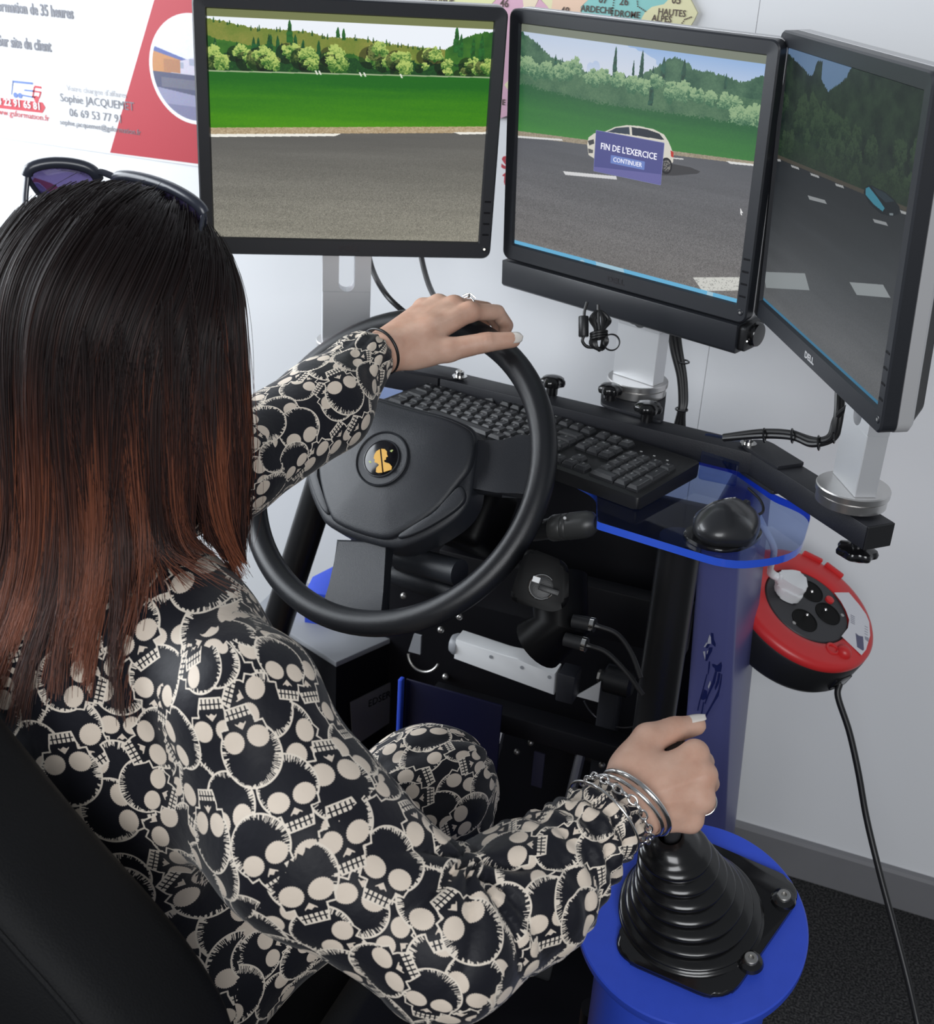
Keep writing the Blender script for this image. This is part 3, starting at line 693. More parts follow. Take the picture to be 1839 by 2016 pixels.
plate = [atz(1120, 775, RZ)[:2] , atz(1300, 822, RZ)[:2], (bm_ + A(.046, -.01, 0))[:2], (bm_ + A(.036, .034, 0))[:2], (bm_ + A(-.02, .046, 0))[:2], (bm_ + A(-.047, .008, 0))[:2]]
plate = [tuple(atz(1182, 800, RZ)[:2]), tuple(atz(1305, 836, RZ)[:2]), tuple((bm_ + A(.046, -.01, 0))[:2]), tuple((bm_ + A(.036, .034, 0))[:2]), tuple((bm_ + A(-.02, .046, 0))[:2]), tuple((bm_ + A(-.050, -.005, 0))[:2])]
MB().prism(Frame((0, 0, RZ), (1, 0, 0), (0, 1, 0)), round_poly(plate, .012), 0, .004, .0006).build('bracket_plate', M_beam, rail, 30)
star_knob(atz(1200, 786, RZ + .004), r=.0165, stem=.008)
star_knob(wr.p(wr_len - .028, 0, -TH), r=.0235, up=-1, stem=.012)
for (x, y) in ((1302, 885), (1008, 800)):
    q = atz(x, y, RZ - TH - .004); cap_bolt(q - A(0, 0, .006), .008, .006, rail, .012)
# the rail is carried by two upright lugs from the tray frame
for t in (.12, .88):
    MB().box(BFm, (blen * t - .02, .008, -TH - .0035), (blen * t + .02, TW - .008, -TH), .001, 1).build('support_lug', M_beam, rail)

# ================================================================== blue acrylic tray
def acrylic():
    m = bpy.data.materials.new('blue_acrylic'); m.use_nodes = True; N, L = nodes_of(m); N.remove(N['Principled BSDF']); out = N['Material Output']
    tr = N.new('ShaderNodeBsdfTransparent'); tr.inputs[0].default_value = (.70, .78, .97, 1)
    gl = N.new('ShaderNodeBsdfGlossy'); gl.inputs['Roughness'].default_value = .04
    df = N.new('ShaderNodeBsdfTranslucent'); df.inputs[0].default_value = (.06, .16, .85, 1)
    fr_ = N.new('ShaderNodeFresnel'); fr_.inputs['IOR'].default_value = 1.49
    m1 = N.new('ShaderNodeMixShader'); m1.inputs[0].default_value = .07; m2 = N.new('ShaderNodeMixShader')
    L.new(tr.outputs[0], m1.inputs[1]); L.new(df.outputs[0], m1.inputs[2]); gm_ = N.new('ShaderNodeNewGeometry'); mt_ = N.new('ShaderNodeMath'); mt_.operation = 'MULTIPLY_ADD'; mt_.inputs[1].default_value = -1; mt_.inputs[2].default_value = 1; mu_ = N.new('ShaderNodeMath'); mu_.operation = 'MULTIPLY'; L.new(gm_.outputs['Backfacing'], mt_.inputs[0]); L.new(mt_.outputs[0], mu_.inputs[0]); L.new(fr_.outputs[0], mu_.inputs[1]); L.new(mu_.outputs[0], m2.inputs[0]); L.new(m1.outputs[0], m2.inputs[1]); L.new(gl.outputs[0], m2.inputs[2]); L.new(m2.outputs[0], out.inputs['Surface'])
    return m
M_aedge = mat('acrylic_edge', (.035, .11, .72), .12, spec=.6, coat=.4)
M_acry = acrylic()
TZ = .902
tf = Frame((0, 0, TZ), (1, 0, 0), (0, 1, 0))
q = lambda x, y: tuple(atz(x, y, TZ)[:2])
poly = round_poly([q(1176, 1027), q(1440, 1108), q(1575, 1092), q(1600, 1005), (-.155, 1.50), (-.22, 1.565), (-.79, 1.63), (-.83, 1.50), (-.43, 1.435), (-.36, 1.395)], [.004, .03, .05, .05, .01, .01, .02, .03, .02, .02])
tray = thing('acrylic_tray', 'clear blue acrylic tray under the keyboard and mouse', 'tray', (-.4, 1.45, TZ - .010))
tp_ = MB().prism(tf, poly, -.010, 0).build('tray_plate', M_acry, tray, 30)
tp_.data.materials.append(M_aedge)
for f_ in tp_.data.polygons:
    if abs(f_.normal.z) < .5: f_.material_index = 1
# slanted clip up to the rail
c0 = atz(1400, 955, TZ); c1 = atz(1430, 920, TZ + .012)
sl = Frame(A(-.235, 1.50, TZ), (1, 0, 0), A(0, .06, .034))
MB().prism(sl, round_poly([(-.02, 0), (.03, 0), (.02, .075), (-.03, .075)], .004), 0, .004, .0005).build('rail_clip', M_acry, tray, 30)
for (x, y) in ((700, 740), (1130, 855), (1305, 890)): pass

# ================================================================== keyboard
KU = unit(A(.956, -.292, 0)); KV = A(.292, .956, 0)
KO = atz(1258, 978, .922)
kf = Frame(KO - KU * .440, KU, KV)     # x 0..0.44 left to right, y 0..0.15 front to back
kf.o = kf.o * A(1, 1, 0) + A(0, 0, TZ + .001)
kb = thing('keyboard', 'black full size keyboard lying on the blue acrylic tray', 'keyboard', kf.p(.22, .075, 0))
m = MB(); m.prism(kf, round_poly([(0, 0), (.440, 0), (.440, .150), (0, .150)], .006), 0, .0165, .002, 2)
V = m.v[0]
l = (V - kf.o) @ kf.y; V[:, 2] += np.where(V[:, 2] > TZ + .009, .004 * l / .15, 0)
m.build('keyboard_body', M_black, kb, 30)
def key_mesh(w, d):
    mb = MB(); f = Frame((0, 0, 0), (1, 0, 0), (0, 1, 0))
    loft(mb, f, [(rrect(w * .0185 - .0012, d * .0185 - .0012, .0012, 2), 0), (rrect(w * .0185 - .0016, d * .0185 - .0016, .0012, 2), .0035), (rrect(w * .0185 - .0065, d * .0185 - .006, .002, 2, 0, .0008), .0075), (rrect(w * .0185 - .010, d * .0185 - .010, .002, 2, 0, .0008), .0070)], cap1=True)
    me = bpy.data.meshes.new('key'); me.from_pydata(np.concatenate(mb.v).tolist(), [], mb.f); me.update(); me.materials.append(M_key); return me
print_meshes = []
for k in range(6):
    g = np.random.default_rng(k); mb = MB(); f = Frame((0, 0, .0072), (1, 0, 0), (0, 1, 0))
    ch = 'AERTNS'[k]
    cu = bpy.data.curves.new('t', 'FONT'); cu.body = ch; cu.size = .0052; cu.align_x = 'CENTER'; cu.align_y = 'CENTER'
    tmp = bpy.data.objects.new('t_tmp', cu); me = bpy.data.meshes.new_from_object(tmp); bpy.data.objects.remove(tmp); me.materials.clear(); me.materials.append(M_keyprint); print_meshes.append(me)
_keys = {}
klean = Matrix.Rotation(math.atan2(kf.x[1], kf.x[0]), 4, 'Z') @ Matrix.Rotation(math.radians(1.5), 4, 'X')
def key(x, y, w=1.0, d=1.0):
    kk = (round(w, 2), round(d, 2))
    if kk not in _keys: _keys[kk] = key_mesh(w, d)
    o = bpy.data.objects.new('key', _keys[kk]); scene.collection.objects.link(o)
    pos = kf.p(x + w * .00925, y + d * .00925, .0165 + .004 * y / .15)
    o.matrix_basis = Matrix.Translation(Vector(pos)) @ klean
    child_of(o, kb)
    if w < 1.6:
        pm = bpy.data.objects.new('key_letter', print_meshes[int(rng.integers(6))]); scene.collection.objects.link(pm)
        pm.parent = o; pm.location = (-.0015, .0030, .0074)
U = .0185; x0, y0 = .012, .012
rows = [[1.5, 1, 1.25, 6.0, 1.25, 1, 1, 2 - .0], [1.25, 1] + [1] * 10 + [2.75], [1.75] + [1] * 12 + [1.25], [1.5] + [1] * 12 + [1.5], [1] * 13 + [2]]
for r_, row in enumerate(rows):
    x = x0
    for w in row: key(x, y0 + r_ * U, w); x += w * U
yF = y0 + 5 * U + .010
x = x0; key(x, yF); x += U * 2
for g_ in range(3):
    for k in range(4): key(x, yF); x += U
    x += U * .5
xn = x0 + 15 * U + .006
for k in range(3): key(xn + k * U, yF); key(xn + k * U, y0 + 4 * U); key(xn + k * U, y0 + 3 * U); key(xn + k * U, y0)
key(xn + U, y0 + U)
xk = xn + 3 * U + .006
for r_ in range(1, 5):
    for k in range(3): key(xk + k * U, y0 + r_ * U)
key(xk, y0, 2); key(xk + 2 * U, y0); key(xk + 3 * U, y0, 1, 2); key(xk + 3 * U, y0 + 2 * U, 1, 2); key(xk + 3 * U, y0 + 4 * U)
for k in range(3): MB().box(kf, (xk + .008 + k * .02, yF + .006, .0202), (xk + .011 + k * .02, yF + .008, .0208)).build('status_mark', M_keyprint, kb)

# ================================================================== cables
def cable(label, paths, r=.003, extra=None, cat='cable', name='cable', group=None, m=None):
    P0 = paths[0][0]
    if len(paths) == 1 and not extra:
        o = MB().tube(smooth_path(paths[0], 8), r, 10).build(name, m or M_cable); tag(o, label, cat, group); return o
    t = thing(name, label, cat, P0, group)
    for p in paths: MB().tube(smooth_path(p, 8), r, 10).build('strand', m or M_cable, t)
    return t
cable('thin black cable behind the left screen, curving down beside the slotted post', [[at(720, 440, 1.90), at(722, 480, 1.89), at(735, 535, 1.86), at(762, 582, 1.80), at(800, 618, 1.79), at(832, 645, 1.79), at(845, 675, 1.79), at(815, 697, 1.79), at(765, 703, 1.78), at(715, 715, 1.77), at(680, 745, 1.77)]], .0042)
cable('black cable behind the left screen that drops behind the hand on the wheel', [[at(824, 440, 1.93), at(826, 480, 1.92), at(833, 522, 1.90), at(846, 565, 1.86), at(866, 605, 1.79), at(880, 645, 1.79), at(860, 685, 1.79), at(810, 705, 1.78), at(740, 712, 1.77), at(690, 750, 1.77)]], .0042)
vb = cable('black cable bundle with ties hanging behind the middle screen post', [[at(1322 + dx, 600, 1.80), at(1330 + dx, 680, 1.80), at(1342 + dx * .7, 740, 1.80), at(1345 + dx * .6, 790, 1.80), at(1341 + dx * .5, 815, 1.80), at(1336 + dx * 1.2, 850, 1.79)] for dx in (-7, 0, 8)], .0040, True, name='cable_bundle')
for (x, y) in ((1345, 712), (1342, 806)):
    MB().torus(Frame(at(x, y, 1.80), (1, 0, 0), (0, 1, 0)), .0085, .0014, 20, 6).build('cable_tie', M_gloss, vb)
rb = cable('black cable loop with ties running from the rail up to the right screen', [[at(1655 + d, 770, 1.50), at(1652 + d, 820, 1.50), at(1640 + d, 862, 1.51), at(1600, 872 + d, 1.53), at(1560, 858 + d, 1.55), at(1500, 855 + d, 1.58), at(1425, 862 + d * .5, 1.62)] for d in (-5, 3)] + [[at(1685, 790, 1.47), at(1648, 820, 1.50), at(1634, 858, 1.51), at(1605, 866, 1.53), at(1560, 852, 1.55)]], .0038, True, name='cable_bundle')
for (x, y, d) in ((1505, 857, 1.578), (1560, 858, 1.55), (1612, 872, 1.525), (1642, 858, 1.51)):
    MB().torus(Frame(at(x, y, d), UP, (FW + .4 * RT)), .0085, .0014, 20, 6).build('cable_tie', M_gloss, rb)
# coiled lead with ferrite under the sound bar
cd = 1.64
coil = thing('coiled_lead', 'coiled black lead with ferrite block dangling under the sound bar', 'cable', at(1180, 640, cd))
MB().tube(smooth_path([at(1156, 595, cd), at(1151, 612, cd), at(1150, 622, cd)], 6), .0022, 8).build('strand', M_cable, coil)
MB().lathe(Frame(at(1149, 663, cd), RT, FW, ), [(.0062, -.0), (.0068, .001), (.0068, .026), (.0062, .027)], 18).build('ferrite_block', M_black, coil)
MB().tube(smooth_path([at(1149, 662, cd), at(1147, 672, cd), at(1155, 682, cd), at(1170, 684, cd)], 6), .0022, 8).build('strand', M_cable, coil)
for k in range(7):
    g = np.random.default_rng(k); dx = g.normal(0, 3); w = 7 + 2.2 * k
    MB().tube(smooth_path([at(1178 + dx * .3, 612, cd), at(1178 + w + dx, 625 + k, cd - .004 + .002 * k), at(1183 + w * .3, 650, cd), at(1180 + w * .8, 672, cd + .004), at(1180 + dx, 690 - k * .6, cd), at(1180 - w * .9, 676, cd - .004), at(1176 - w * .2, 650, cd), at(1178 - w * .8, 628, cd)], 6, True), .0020, 6, closed=True).build('loop', M_cable, coil)
for k in range(3):
    MB().torus(Frame(at(1179, 655 + 5 * k, cd), unit(RT + .15 * UP), FW), .0105, .0021, 24, 6).build('wrap', M_cable, coil)
MB().tube(smooth_path([at(1178, 600, cd), at(1178, 620, cd), at(1180, 650, cd)], 6), .0022, 8).build('strand', M_cable, coil)
m = MB(); m.torus(Frame(at(1204, 674, cd - .005), RT, UP), .0105, .0050, 32, 8, flat=.18); m.build('tie_strap', M_black, coil)

# ================================================================== steering wheel
WC = A(-.628, 1.360, .890); WN = unit(A(-.117, -.773, .624)); WA = unit(A(.989, -.150, 0))
WH = Frame(WC, WA, np.cross(WN, WA), WN)
wheel = thing('steering_wheel', 'large black truck steering wheel with round gold emblem, held at its top by a hand', 'steering wheel', WC)
MB().torus(WH, .2085, .0170, 120, 24).build('rim', M_rim, wheel, 180)
c4 = lambda x, y: (x / 2.8734 + 480, y / 2.8734 + 550)
c6 = lambda x, y: (x / 2.8734 + 480, y / 2.8734 + 1000)
def half(pts, c, cv=c4): return [WH.px(*cv(*p), c) for p in pts]
def mirror(h, x0=0.0): return [(2 * x0 - a, b) for a, b in h][::-1]
hub_r = half([(1000, 730), (1130, 760), (1230, 800), (1290, 835), (1312, 880), (1312, 960), (1300, 1050), (1288, 1150), (1275, 1240), (1215, 1335), (1100, 1420), (960, 1488), (830, 1530)], .012)
ex = WH.px(752, 903, .026)[0] * .0
hub_poly = hub_r + mirror(hub_r)
def chaikin(p, n=2):
    p = [np.array(q) for q in p]
    for _ in range(n):
        o = []
        for i in range(len(p)):
            a, b = p[i], p[(i + 1) % len(p)]; o += [a * .75 + b * .25, a * .25 + b * .75]
        p = o
    return [tuple(q) for q in p]
def domed(fr, poly, c0, c1, dome, inset=.010, rings=7, mb=None):
    """a plate with rolled edge that swells towards its middle"""
    P = np.array(poly); ctr = P.mean(0); loops = [(poly, c0)]
    size = np.abs(P - ctr).max()
    loops.append((poly, c1 - inset * .6))
    for k in range(1, 5):
        t = k / 4 * math.pi / 2; s = 1 - inset / size * (1 - math.cos(t)); loops.append(([tuple(ctr + (p - ctr) * s) for p in P], c1 - inset * .6 + inset * .6 * math.sin(t)))
    s0 = 1 - inset / size
    for k in range(1, rings + 1):
        s = s0 * (1 - k / (rings + .3)); loops.append(([tuple(ctr + (p - ctr) * s) for p in P], c1 + dome * (1 - (s / s0) ** 2)))
    mb = mb or MB(); return loft(mb, fr, loops, cap0=True, cap1=True)
domed(WH, chaikin(hub_poly), -.034, .012, .001, .012).build('hub_base', M_wheel, wheel, 50)
cov_r = half([(1000, 745), (1130, 775), (1225, 815), (1280, 850), (1298, 900), (1292, 990), (1268, 1080), (1205, 1155), (1105, 1285), (980, 1378), (870, 1440), (780, 1475)], .020)
domed(WH, chaikin(cov_r + mirror(cov_r)), .004, .020, .010, .009).build('airbag_cover', M_wheel, wheel, 50)
pad_r = half([(1218, 1165), (1245, 1180), (1258, 1225), (1240, 1270), (1180, 1325), (1060, 1400), (950, 1452), (880, 1470), (868, 1452), (905, 1430), (1000, 1380), (1115, 1290), (1185, 1215)], .014)
for nm, pp in (('horn_pad', pad_r), ('horn_pad', mirror(pad_r))):
    domed(WH, chaikin(pp), .008, .0165, .002, .005).build(nm, M_wheel, wheel, 60)
def spoke(pts, c0=-.016, c1=.004):
    m = MB(); m.prism(WH, pts, c0, c1, .004, 3); return m.build('spoke', M_wheel, wheel, 40)
sr = [WH.px(*c4(*p), 0) for p in ((1240, 905), (1480, 912), (1570, 900), (1660, 870), (1700, 1060), (1620, 1230), (1540, 1215), (1440, 1195), (1230, 1195))]
spoke(sr); spoke(mirror(sr))
sd = [WH.px(*c6(*p), 0) for p in ((530, 180), (830, 190), (780, 480), (800, 600), (790, 660), (620, 690), (440, 600), (470, 550), (505, 440))]
xm = np.mean([p[0] for p in sd]); spoke(sd)
EM = Frame(WH.p(*WH.px(752, 903, .030), .0), WH.x, WH.y, WH.z)
MB().lathe(EM, [(.0375, .018), (.0375, .0312), (.0362, .0322), (.0352, .0312), (.0345, .0300), (.026, .0300), (.0255, .0322), (.0240, .0328), (.0232, .0315)], 64).build('emblem_ring', M_wheel, wheel, 40)
MB().lathe(EM, [(.0232, .026), (.0232, .0322), (.020, .0334), (.014, .0343), (.007, .0348), (.001, .035)], 48).build('emblem_dome', mat('emblem_black', (.006, .006, .008), .16, spec=.4), wheel, 60)
def em_pt(x, y): return tuple(np.array(EM.px(*c4(x, y), .034)))
heads = [[(772, 962), (752, 975), (741, 995), (737, 1015), (744, 1020), (742, 1036), (758, 1042), (768, 1052), (752, 1068), (750, 1092), (762, 1097), (786, 1095)],
         [(780, 960), (800, 962), (812, 975), (812, 990), (818, 1004), (808, 1008), (806, 1022), (795, 1026), (800, 1036), (826, 1044), (840, 1060), (838, 1078), (794, 1092)]]
for h in heads: flat_print('emblem_head', EM, [[em_pt(*p) for p in h]], M_gold, wheel, c=.0346, t=.0009)
M_leaf = mat('emblem_leaf', (.35, .42, .12), .4)
for h in ([(826, 972), (838, 964), (846, 966), (836, 978)], [(706, 1030), (716, 1026), (726, 1036), (714, 1040)]): flat_print('emblem_leaf', EM, [[em_pt(*p) for p in h]], M_leaf, wheel, c=.0336, t=.0009)

# ================================================================== driving simulator body
sim = thing('driving_simulator', 'blue and black driving simulator frame with tube posts behind the steering wheel', 'driving simulator', (-.55, 1.45, 0))
S = lambda mb, nm, m=M_dark, sm=35: mb.build(nm, m, sim, sm)
pr_ = aty(1313, 1250, 1.345)
S(MB().tube([(pr_[0], 1.345, .002), (pr_[0], 1.345, TZ - .0115)], .0262, 24), 'post', mat('post_black', (.010, .010, .011), .36, spec=.45))
pA = aty(604, 1045, 1.50); pB = aty(553, 1205, 1.50); dv = unit(pB - pA)
pt0 = pA + dv * ((TZ - .012 - pA[2]) / dv[2]); pt1 = pA + dv * ((.01 - pA[2]) / dv[2])
S(MB().tube([pt0, pt1], .0245, 24), 'post', bpy.data.materials['post_black'])
S(MB().box(WORLD, (-.83, 1.640, .02), (-.23, 1.655, .80), .003), 'back_panel')
S(MB().box(WORLD, (-.84, 1.02, .0), (-.20, 1.655, .022), .004), 'floor_plate')
# right blue housing with its printed front
t_l = aty(1371, 1104, 1.40); t_r = aty(1452, 1150, 1.40); b_r0 = aty(1427, 1615, 1.50); b_l0 = aty(1335, 1590, 1.50)
def down(t, b, z): return t + (b - t) * ((z - t[2]) / (b[2] - t[2]))
zt = TZ - .014
def hexa(mb, lo4, hi4, bev=.006):
    bm = bmesh.new(); vs = [bm.verts.new(tuple(p)) for p in list(lo4) + list(hi4)]
    for f in ((3, 2, 1, 0), (4, 5, 6, 7), (0, 1, 5, 4), (1, 2, 6, 5), (2, 3, 7, 6), (3, 0, 4, 7)): bm.faces.new([vs[i] for i in f])
    bmesh.ops.bevel(bm, geom=bm.edges[:], offset=bev, segments=3, profile=.5, affect='EDGES'); return mb.from_bm(bm)
hl_, hr_ = down(t_l, b_l0, zt), down(t_r, b_r0, zt); ll_, lr_ = down(t_l, b_l0, .03), down(t_r, b_r0, .03)
back = lambda p, y: A(p[0], y, p[2])
S(hexa(MB(), [ll_, lr_, back(lr_, 1.63), back(ll_, 1.63)], [hl_, hr_, back(hr_, 1.63), back(hl_, 1.63)], .012), 'side_housing', M_panel, 50)
# printed marks on its front face
HF = Frame(t_l, t_r - t_l, down(t_l, b_l0, .6) * -1 + t_l)
def hp(x, y): return HF.px(x, y, .0005)
z1 = lambda x, y: (x / 8.4 + 1320, y / 8.4 + 1220)
def marks(name, polys, m):
    flat_print(name, HF, [[hp(*z1(*p)) for p in q_] for q_ in polys], m, sim, c=.0006)
HFn = HF.z if HF.z @ (CAM - t_l) > 0 else -HF.z
HF.z = HFn
marks('printed_mark', [[(650, 245), (670, 290), (672, 395), (610, 395), (625, 320)], [(598, 370), (612, 400), (575, 450), (552, 450)], [(540, 525), (575, 520), (580, 600), (572, 660)], [(605, 520), (628, 505), (610, 570)], [(660, 1005), (665, 1060), (632, 1140), (622, 1100)]], M_lightprint)
marks('printed_mark', [[(672, 215), (712, 225), (722, 330), (750, 400), (745, 450), (690, 400), (676, 300)], [(610, 400), (660, 400), (620, 470), (585, 465)], [(640, 460), (700, 455), (690, 520), (645, 600), (610, 680), (580, 680), (590, 580), (620, 560)], [(640, 690), (658, 690), (655, 780), (630, 905), (618, 900), (630, 780)],
                       [(690, 730), (730, 735), (775, 760), (845, 700), (855, 760), (838, 860), (790, 860), (740, 850), (735, 800), (700, 775)], [(600, 900), (540, 1130), (470, 1380), (445, 1500), (462, 1505), (500, 1330), (560, 1120), (615, 905)],
                       [(560, 1150), (610, 1180), (610, 1290), (545, 1330), (500, 1310), (545, 1200)], [(740, 860), (775, 860), (740, 1040), (640, 1240), (580, 1400), (565, 1380), (640, 1180), (700, 1010)], [(800, 880), (835, 890), (800, 1060), (745, 1170), (740, 1120), (780, 1000)],
                       [(545, 1350), (560, 1380), (520, 1600), (500, 1590)], [(850, 900), (858, 900), (845, 1040), (800, 1260), (700, 1420), (600, 1600), (480, 1830), (470, 1800), (600, 1540), (720, 1330), (800, 1160)]], M_navy)
# left side: tall blue box, low grey-topped box with its plate
lz = .44
def qz(x, y, z): return atz(x, y, z)
lt = [qz(498, 1200, lz), qz(662, 1304, lz), qz(800, 1243, lz), qz(812, 1180, lz), qz(560, 1140, lz)]
mb = MB(); mb.prism(Frame((0, 0, lz), (1, 0, 0), (0, 1, 0)), [tuple(p[:2]) for p in lt], -.010, 0, .002); S(mb, 'console_top', M_grey, 30)
mb = MB(); mb.prism(Frame((0, 0, 0), (1, 0, 0), (0, 1, 0)), [tuple((p[:2] - np.mean([w[:2] for w in lt], 0)) * .985 + np.mean([w[:2] for w in lt], 0)) for p in lt], .02, lz - .010, .001); S(mb, 'console_body', M_dark, 30)
fd = unit((lt[2] - lt[1]) * A(1, 1, 0)); PLF = Frame(lt[1] * A(1, 1, 0) + A(0, 0, lz) , fd, A(0, 0, 1))
p4_ = [PLF.px(x, y, .003) for x, y in ((690, 1383), (784, 1336), (782, 1412), (695, 1470))]
mb = MB(); mb.prism(PLF, p4_, .0015, .004); plate_o = S(mb, 'rating_plate', mat('plate_grey', (.20, .195, .20), .5), 0)
qa = PLF.px(757, 1371, .004); text('plate_text', 'EDSER W', Frame(PLF.p(*qa), PLF.x, PLF.y), .020, M_gloss, plate_o, c=.0046, sx=.9)
lu = aty(790, 1340, 1.46); S(MB().box(WORLD, (lu[0] - .006, 1.46, .03), (lu[0] + .001, 1.472, lu[2]), .002), 'left_upright', M_blue)
S(MB().box(WORLD, (lu[0] + .0015, 1.473, .03), (lu[0] + .16, 1.477, lu[2] - .004), .002), 'left_inner_panel', mat('inner_navy', (.0025, .003, .022), .4))
bt = [qz(600, 1165, .50), qz(648, 1172, .50), qz(668, 1108, .50), qz(615, 1135, .50)]
mb = MB(); mb.prism(Frame((0, 0, .50), (1, 0, 0), (0, 1, 0)), [tuple(p[:2]) for p in bt], -.35, 0, .002); S(mb, 'left_housing', M_blue, 30)
# column under the wheel
colf = Frame(WC - WN * .034, WH.x, WH.y, -WN)
S(MB().lathe(colf, [(.046, 0), (.050, .02), (.050, .10), (.040, .14), (.030, .30)], 32), 'steering_column', M_col)
S(MB().box(colf, (-.075, -.055, .050), (.115, .045, .135), .018, 4), 'column_shroud', M_col, 50)
S(MB().tube([at(790, 1098, 1.66), at(905, 1128, 1.60)], .018, 20), 'column_crossbar', M_wheel)
S(MB().tube([at(780, 1130, 1.68), at(905, 1172, 1.62)], .016, 20), 'column_crossbar', M_wheel)
# stalk with ribbed end
p0, p1, p2 = at(1030, 1050, 1.585), at(1088, 1040, 1.55), at(1160, 1032, 1.525)
stf = Frame(p1, UP, np.cross(unit(p2 - p1), UP), unit(p2 - p1))
L_ = np.linalg.norm(p2 - p1)
st = S(MB().tube([p0, p1], [.012, .0135], 20), 'stalk', M_black)
MB().lathe(stf, [(.0150, -.002), (.0168, .002), (.0168, .014), (.0162, .015), (.0168, .016), (.0168, .022), (.0160, .023), (.0172, .024), (.0170, L_ - .004), (.0150, L_ + .004), (.009, L_ + .010)], 28).build('stalk_head', mat('stalk_grey', (.035, .036, .036), .38), st, 40)
MB().sphere(at(1112, 1020, 1.521), .0022, seg=8, rings=6).build('stalk_mark', M_keyprint, st)
# ignition switch
ig = at(1066, 1156, 1.47); igf = Frame(ig, unit(RT * .95 - UP * .32), unit(UP * .85 + RT * .25), None)
igf.z = unit(CAM - ig); igf.x = unit(igf.x - igf.z * (igf.x @ igf.z)); igf.y = np.cross(igf.z, igf.x)
S(MB().prism(igf, round_poly([igf.px(x, y, 0) for x, y in ((1037, 1075), (1120, 1108), (1120, 1190), (1092, 1207), (1000, 1182))], .012), -.05, -.004, .006, 3), 'switch_panel', M_col, 50)
ring = S(MB().torus(igf, .0145, .0013, 40, 8, a0=.9, a1=6.0), 'ignition_ring', M_chrome)
MB().lathe(Frame(igf.p(0, 0, -.004), igf.x, igf.y, igf.z), [(.0140, 0), (.0140, .003), (.010, .004)], 28).build('key_barrel', M_black, ring)
MB().box(igf, (-.003, -.004, 0), (.022, .003, .010), .001).build('key_bow', M_black, ring)
MB().box(igf, (-.013, .003, .0), (-.004, .010, .0015), .0005, 1).build('key_tag', M_white, ring)
S(MB().tube([at(1100, 1135, 1.56), at(1105, 1230, 1.54), at(1060, 1268, 1.56)], .036, 24), 'lower_shroud', M_col)
for (a, b, path) in (((1128, 1222), (1172, 1231), [(1172, 1231), (1215, 1248), (1243, 1285), (1262, 1335)]), ((1112, 1258), (1156, 1270), [(1156, 1270), (1195, 1285), (1235, 1325), (1266, 1368)])):
    pa, pb = at(*a, 1.50), at(*b, 1.49); d_ = unit(pb - pa)
    plug_o = S(MB().tube([pa, pb], .0085, 16), 'plug_connector', M_black)
    MB().tube([pb - d_ * .006, pb - d_ * .001], .0090, 16).build('plug_collar', M_chrome, plug_o)
    MB().tube(smooth_path([at(*p, 1.49 - .008 * i) for i, p in enumerate(path)], 8), [.0042] + [.0030] * 24, 8).build('sensor_lead', M_cable, plug_o)
# white bar with three grey dots
y_w = 1.47
wb = [aty(x, y, y_w) for x, y in ((897, 1258), (1093, 1326), (1090, 1369), (893, 1296))]
wf = Frame(wb[3], wb[2] - wb[3], A(0, 0, 1)); wpx = lambda x, y: wf.px(x, y, 0)
bar = S(MB().prism(wf, [wpx(*p) for p in ((897, 1258), (990, 1290), (1020, 1296), (1045, 1312), (1093, 1326), (1090, 1369), (893, 1297))], -.03, 0, .002), 'white_bar', M_white, 40)
flat_print('bar_dot', wf, [circle(*wpx(x, y), .0030, 14) for x, y in ((967, 1293), (1028, 1314), (1082, 1333))], M_grey, bar)
S(MB().lathe(Frame(aty(897, 1278, y_w) + A(0, .014, 0), (0, 1, 0), (0, 0, 1), (-1, 0, 0)), [(.0165, 0), (.0165, .006), (.013, .012), (.006, .0145)], 24), 'bar_end_cap', M_grey)
S(MB().box(Frame(aty(1105, 1350, y_w), (1, 0, 0), (0, 1, 0)), (-.006, -.004, -.025), (.020, .03, .022), .002), 'bar_bracket', M_beam)
S(MB().prism(Frame(aty(1180, 1370, 1.5), (1, 0, 0), (0, 0, 1)), [(-.035, -.010), (0, -.010), (0, .026)], 0, .002), 'gusset', M_white, 0)
hoop = Frame(aty(835, 1290, 1.50), (1, 0, 0), (0, .3, 1))
S(MB().torus(hoop, .026, .0022, 40, 8, a0=3.3, a1=6.0), 'hoop', M_steel)
S(MB().prism(Frame(aty(830, 1270, 1.5), (1, 0, 0), (0, 0, 1)), [(-.02, -.015), (.0, -.015), (.0, .018), (-.012, .018)], 0, .004), 'left_gusset', M_grey, 0)
# dark mechanism with steel rod and pedals
y_m = 1.56
S(MB().box(Frame(aty(1195, 1430, y_m), (1, 0, 0), (0, 1, 0)), (-.014, -.02, -.30), (.014, .02, .10), .003), 'mechanism_plate', M_beam)
nut = S(MB().lathe(Frame(aty(1183, 1333, y_m - .02), (0, 1, 0), (0, 0, 1), (1, 0, 0)), [(.012, 0), (.012, .008), (.020, .008), (.020, .045), (.014, .05)], 18), 'rotary_sensor', M_black)
MB().lathe(Frame(aty(1183, 1331, y_m - .02) - A(.004, 0, 0), (0, 1, 0), (0, 0, 1), (1, 0, 0)), [(.0095, 0), (.0095, .005)], 6).build('hex_nut', M_steel, nut, 0)
S(MB().torus(Frame(aty(1215, 1370, y_m), (1, 0, 0), (0, 0, 1)), .055, .0015, 40, 6, a0=3.6, a1=5.9), 'wire_loop', M_steel_dark)
S(MB().tube([aty(1010, 1430, y_m), aty(1118, 1466, y_m)], .0085, 16), 'cross_rod', M_steel_dark)
S(MB().tube([aty(1118, 1466, y_m), aty(1185, 1495, y_m)], .013, 16), 'rod_sleeve', M_black)
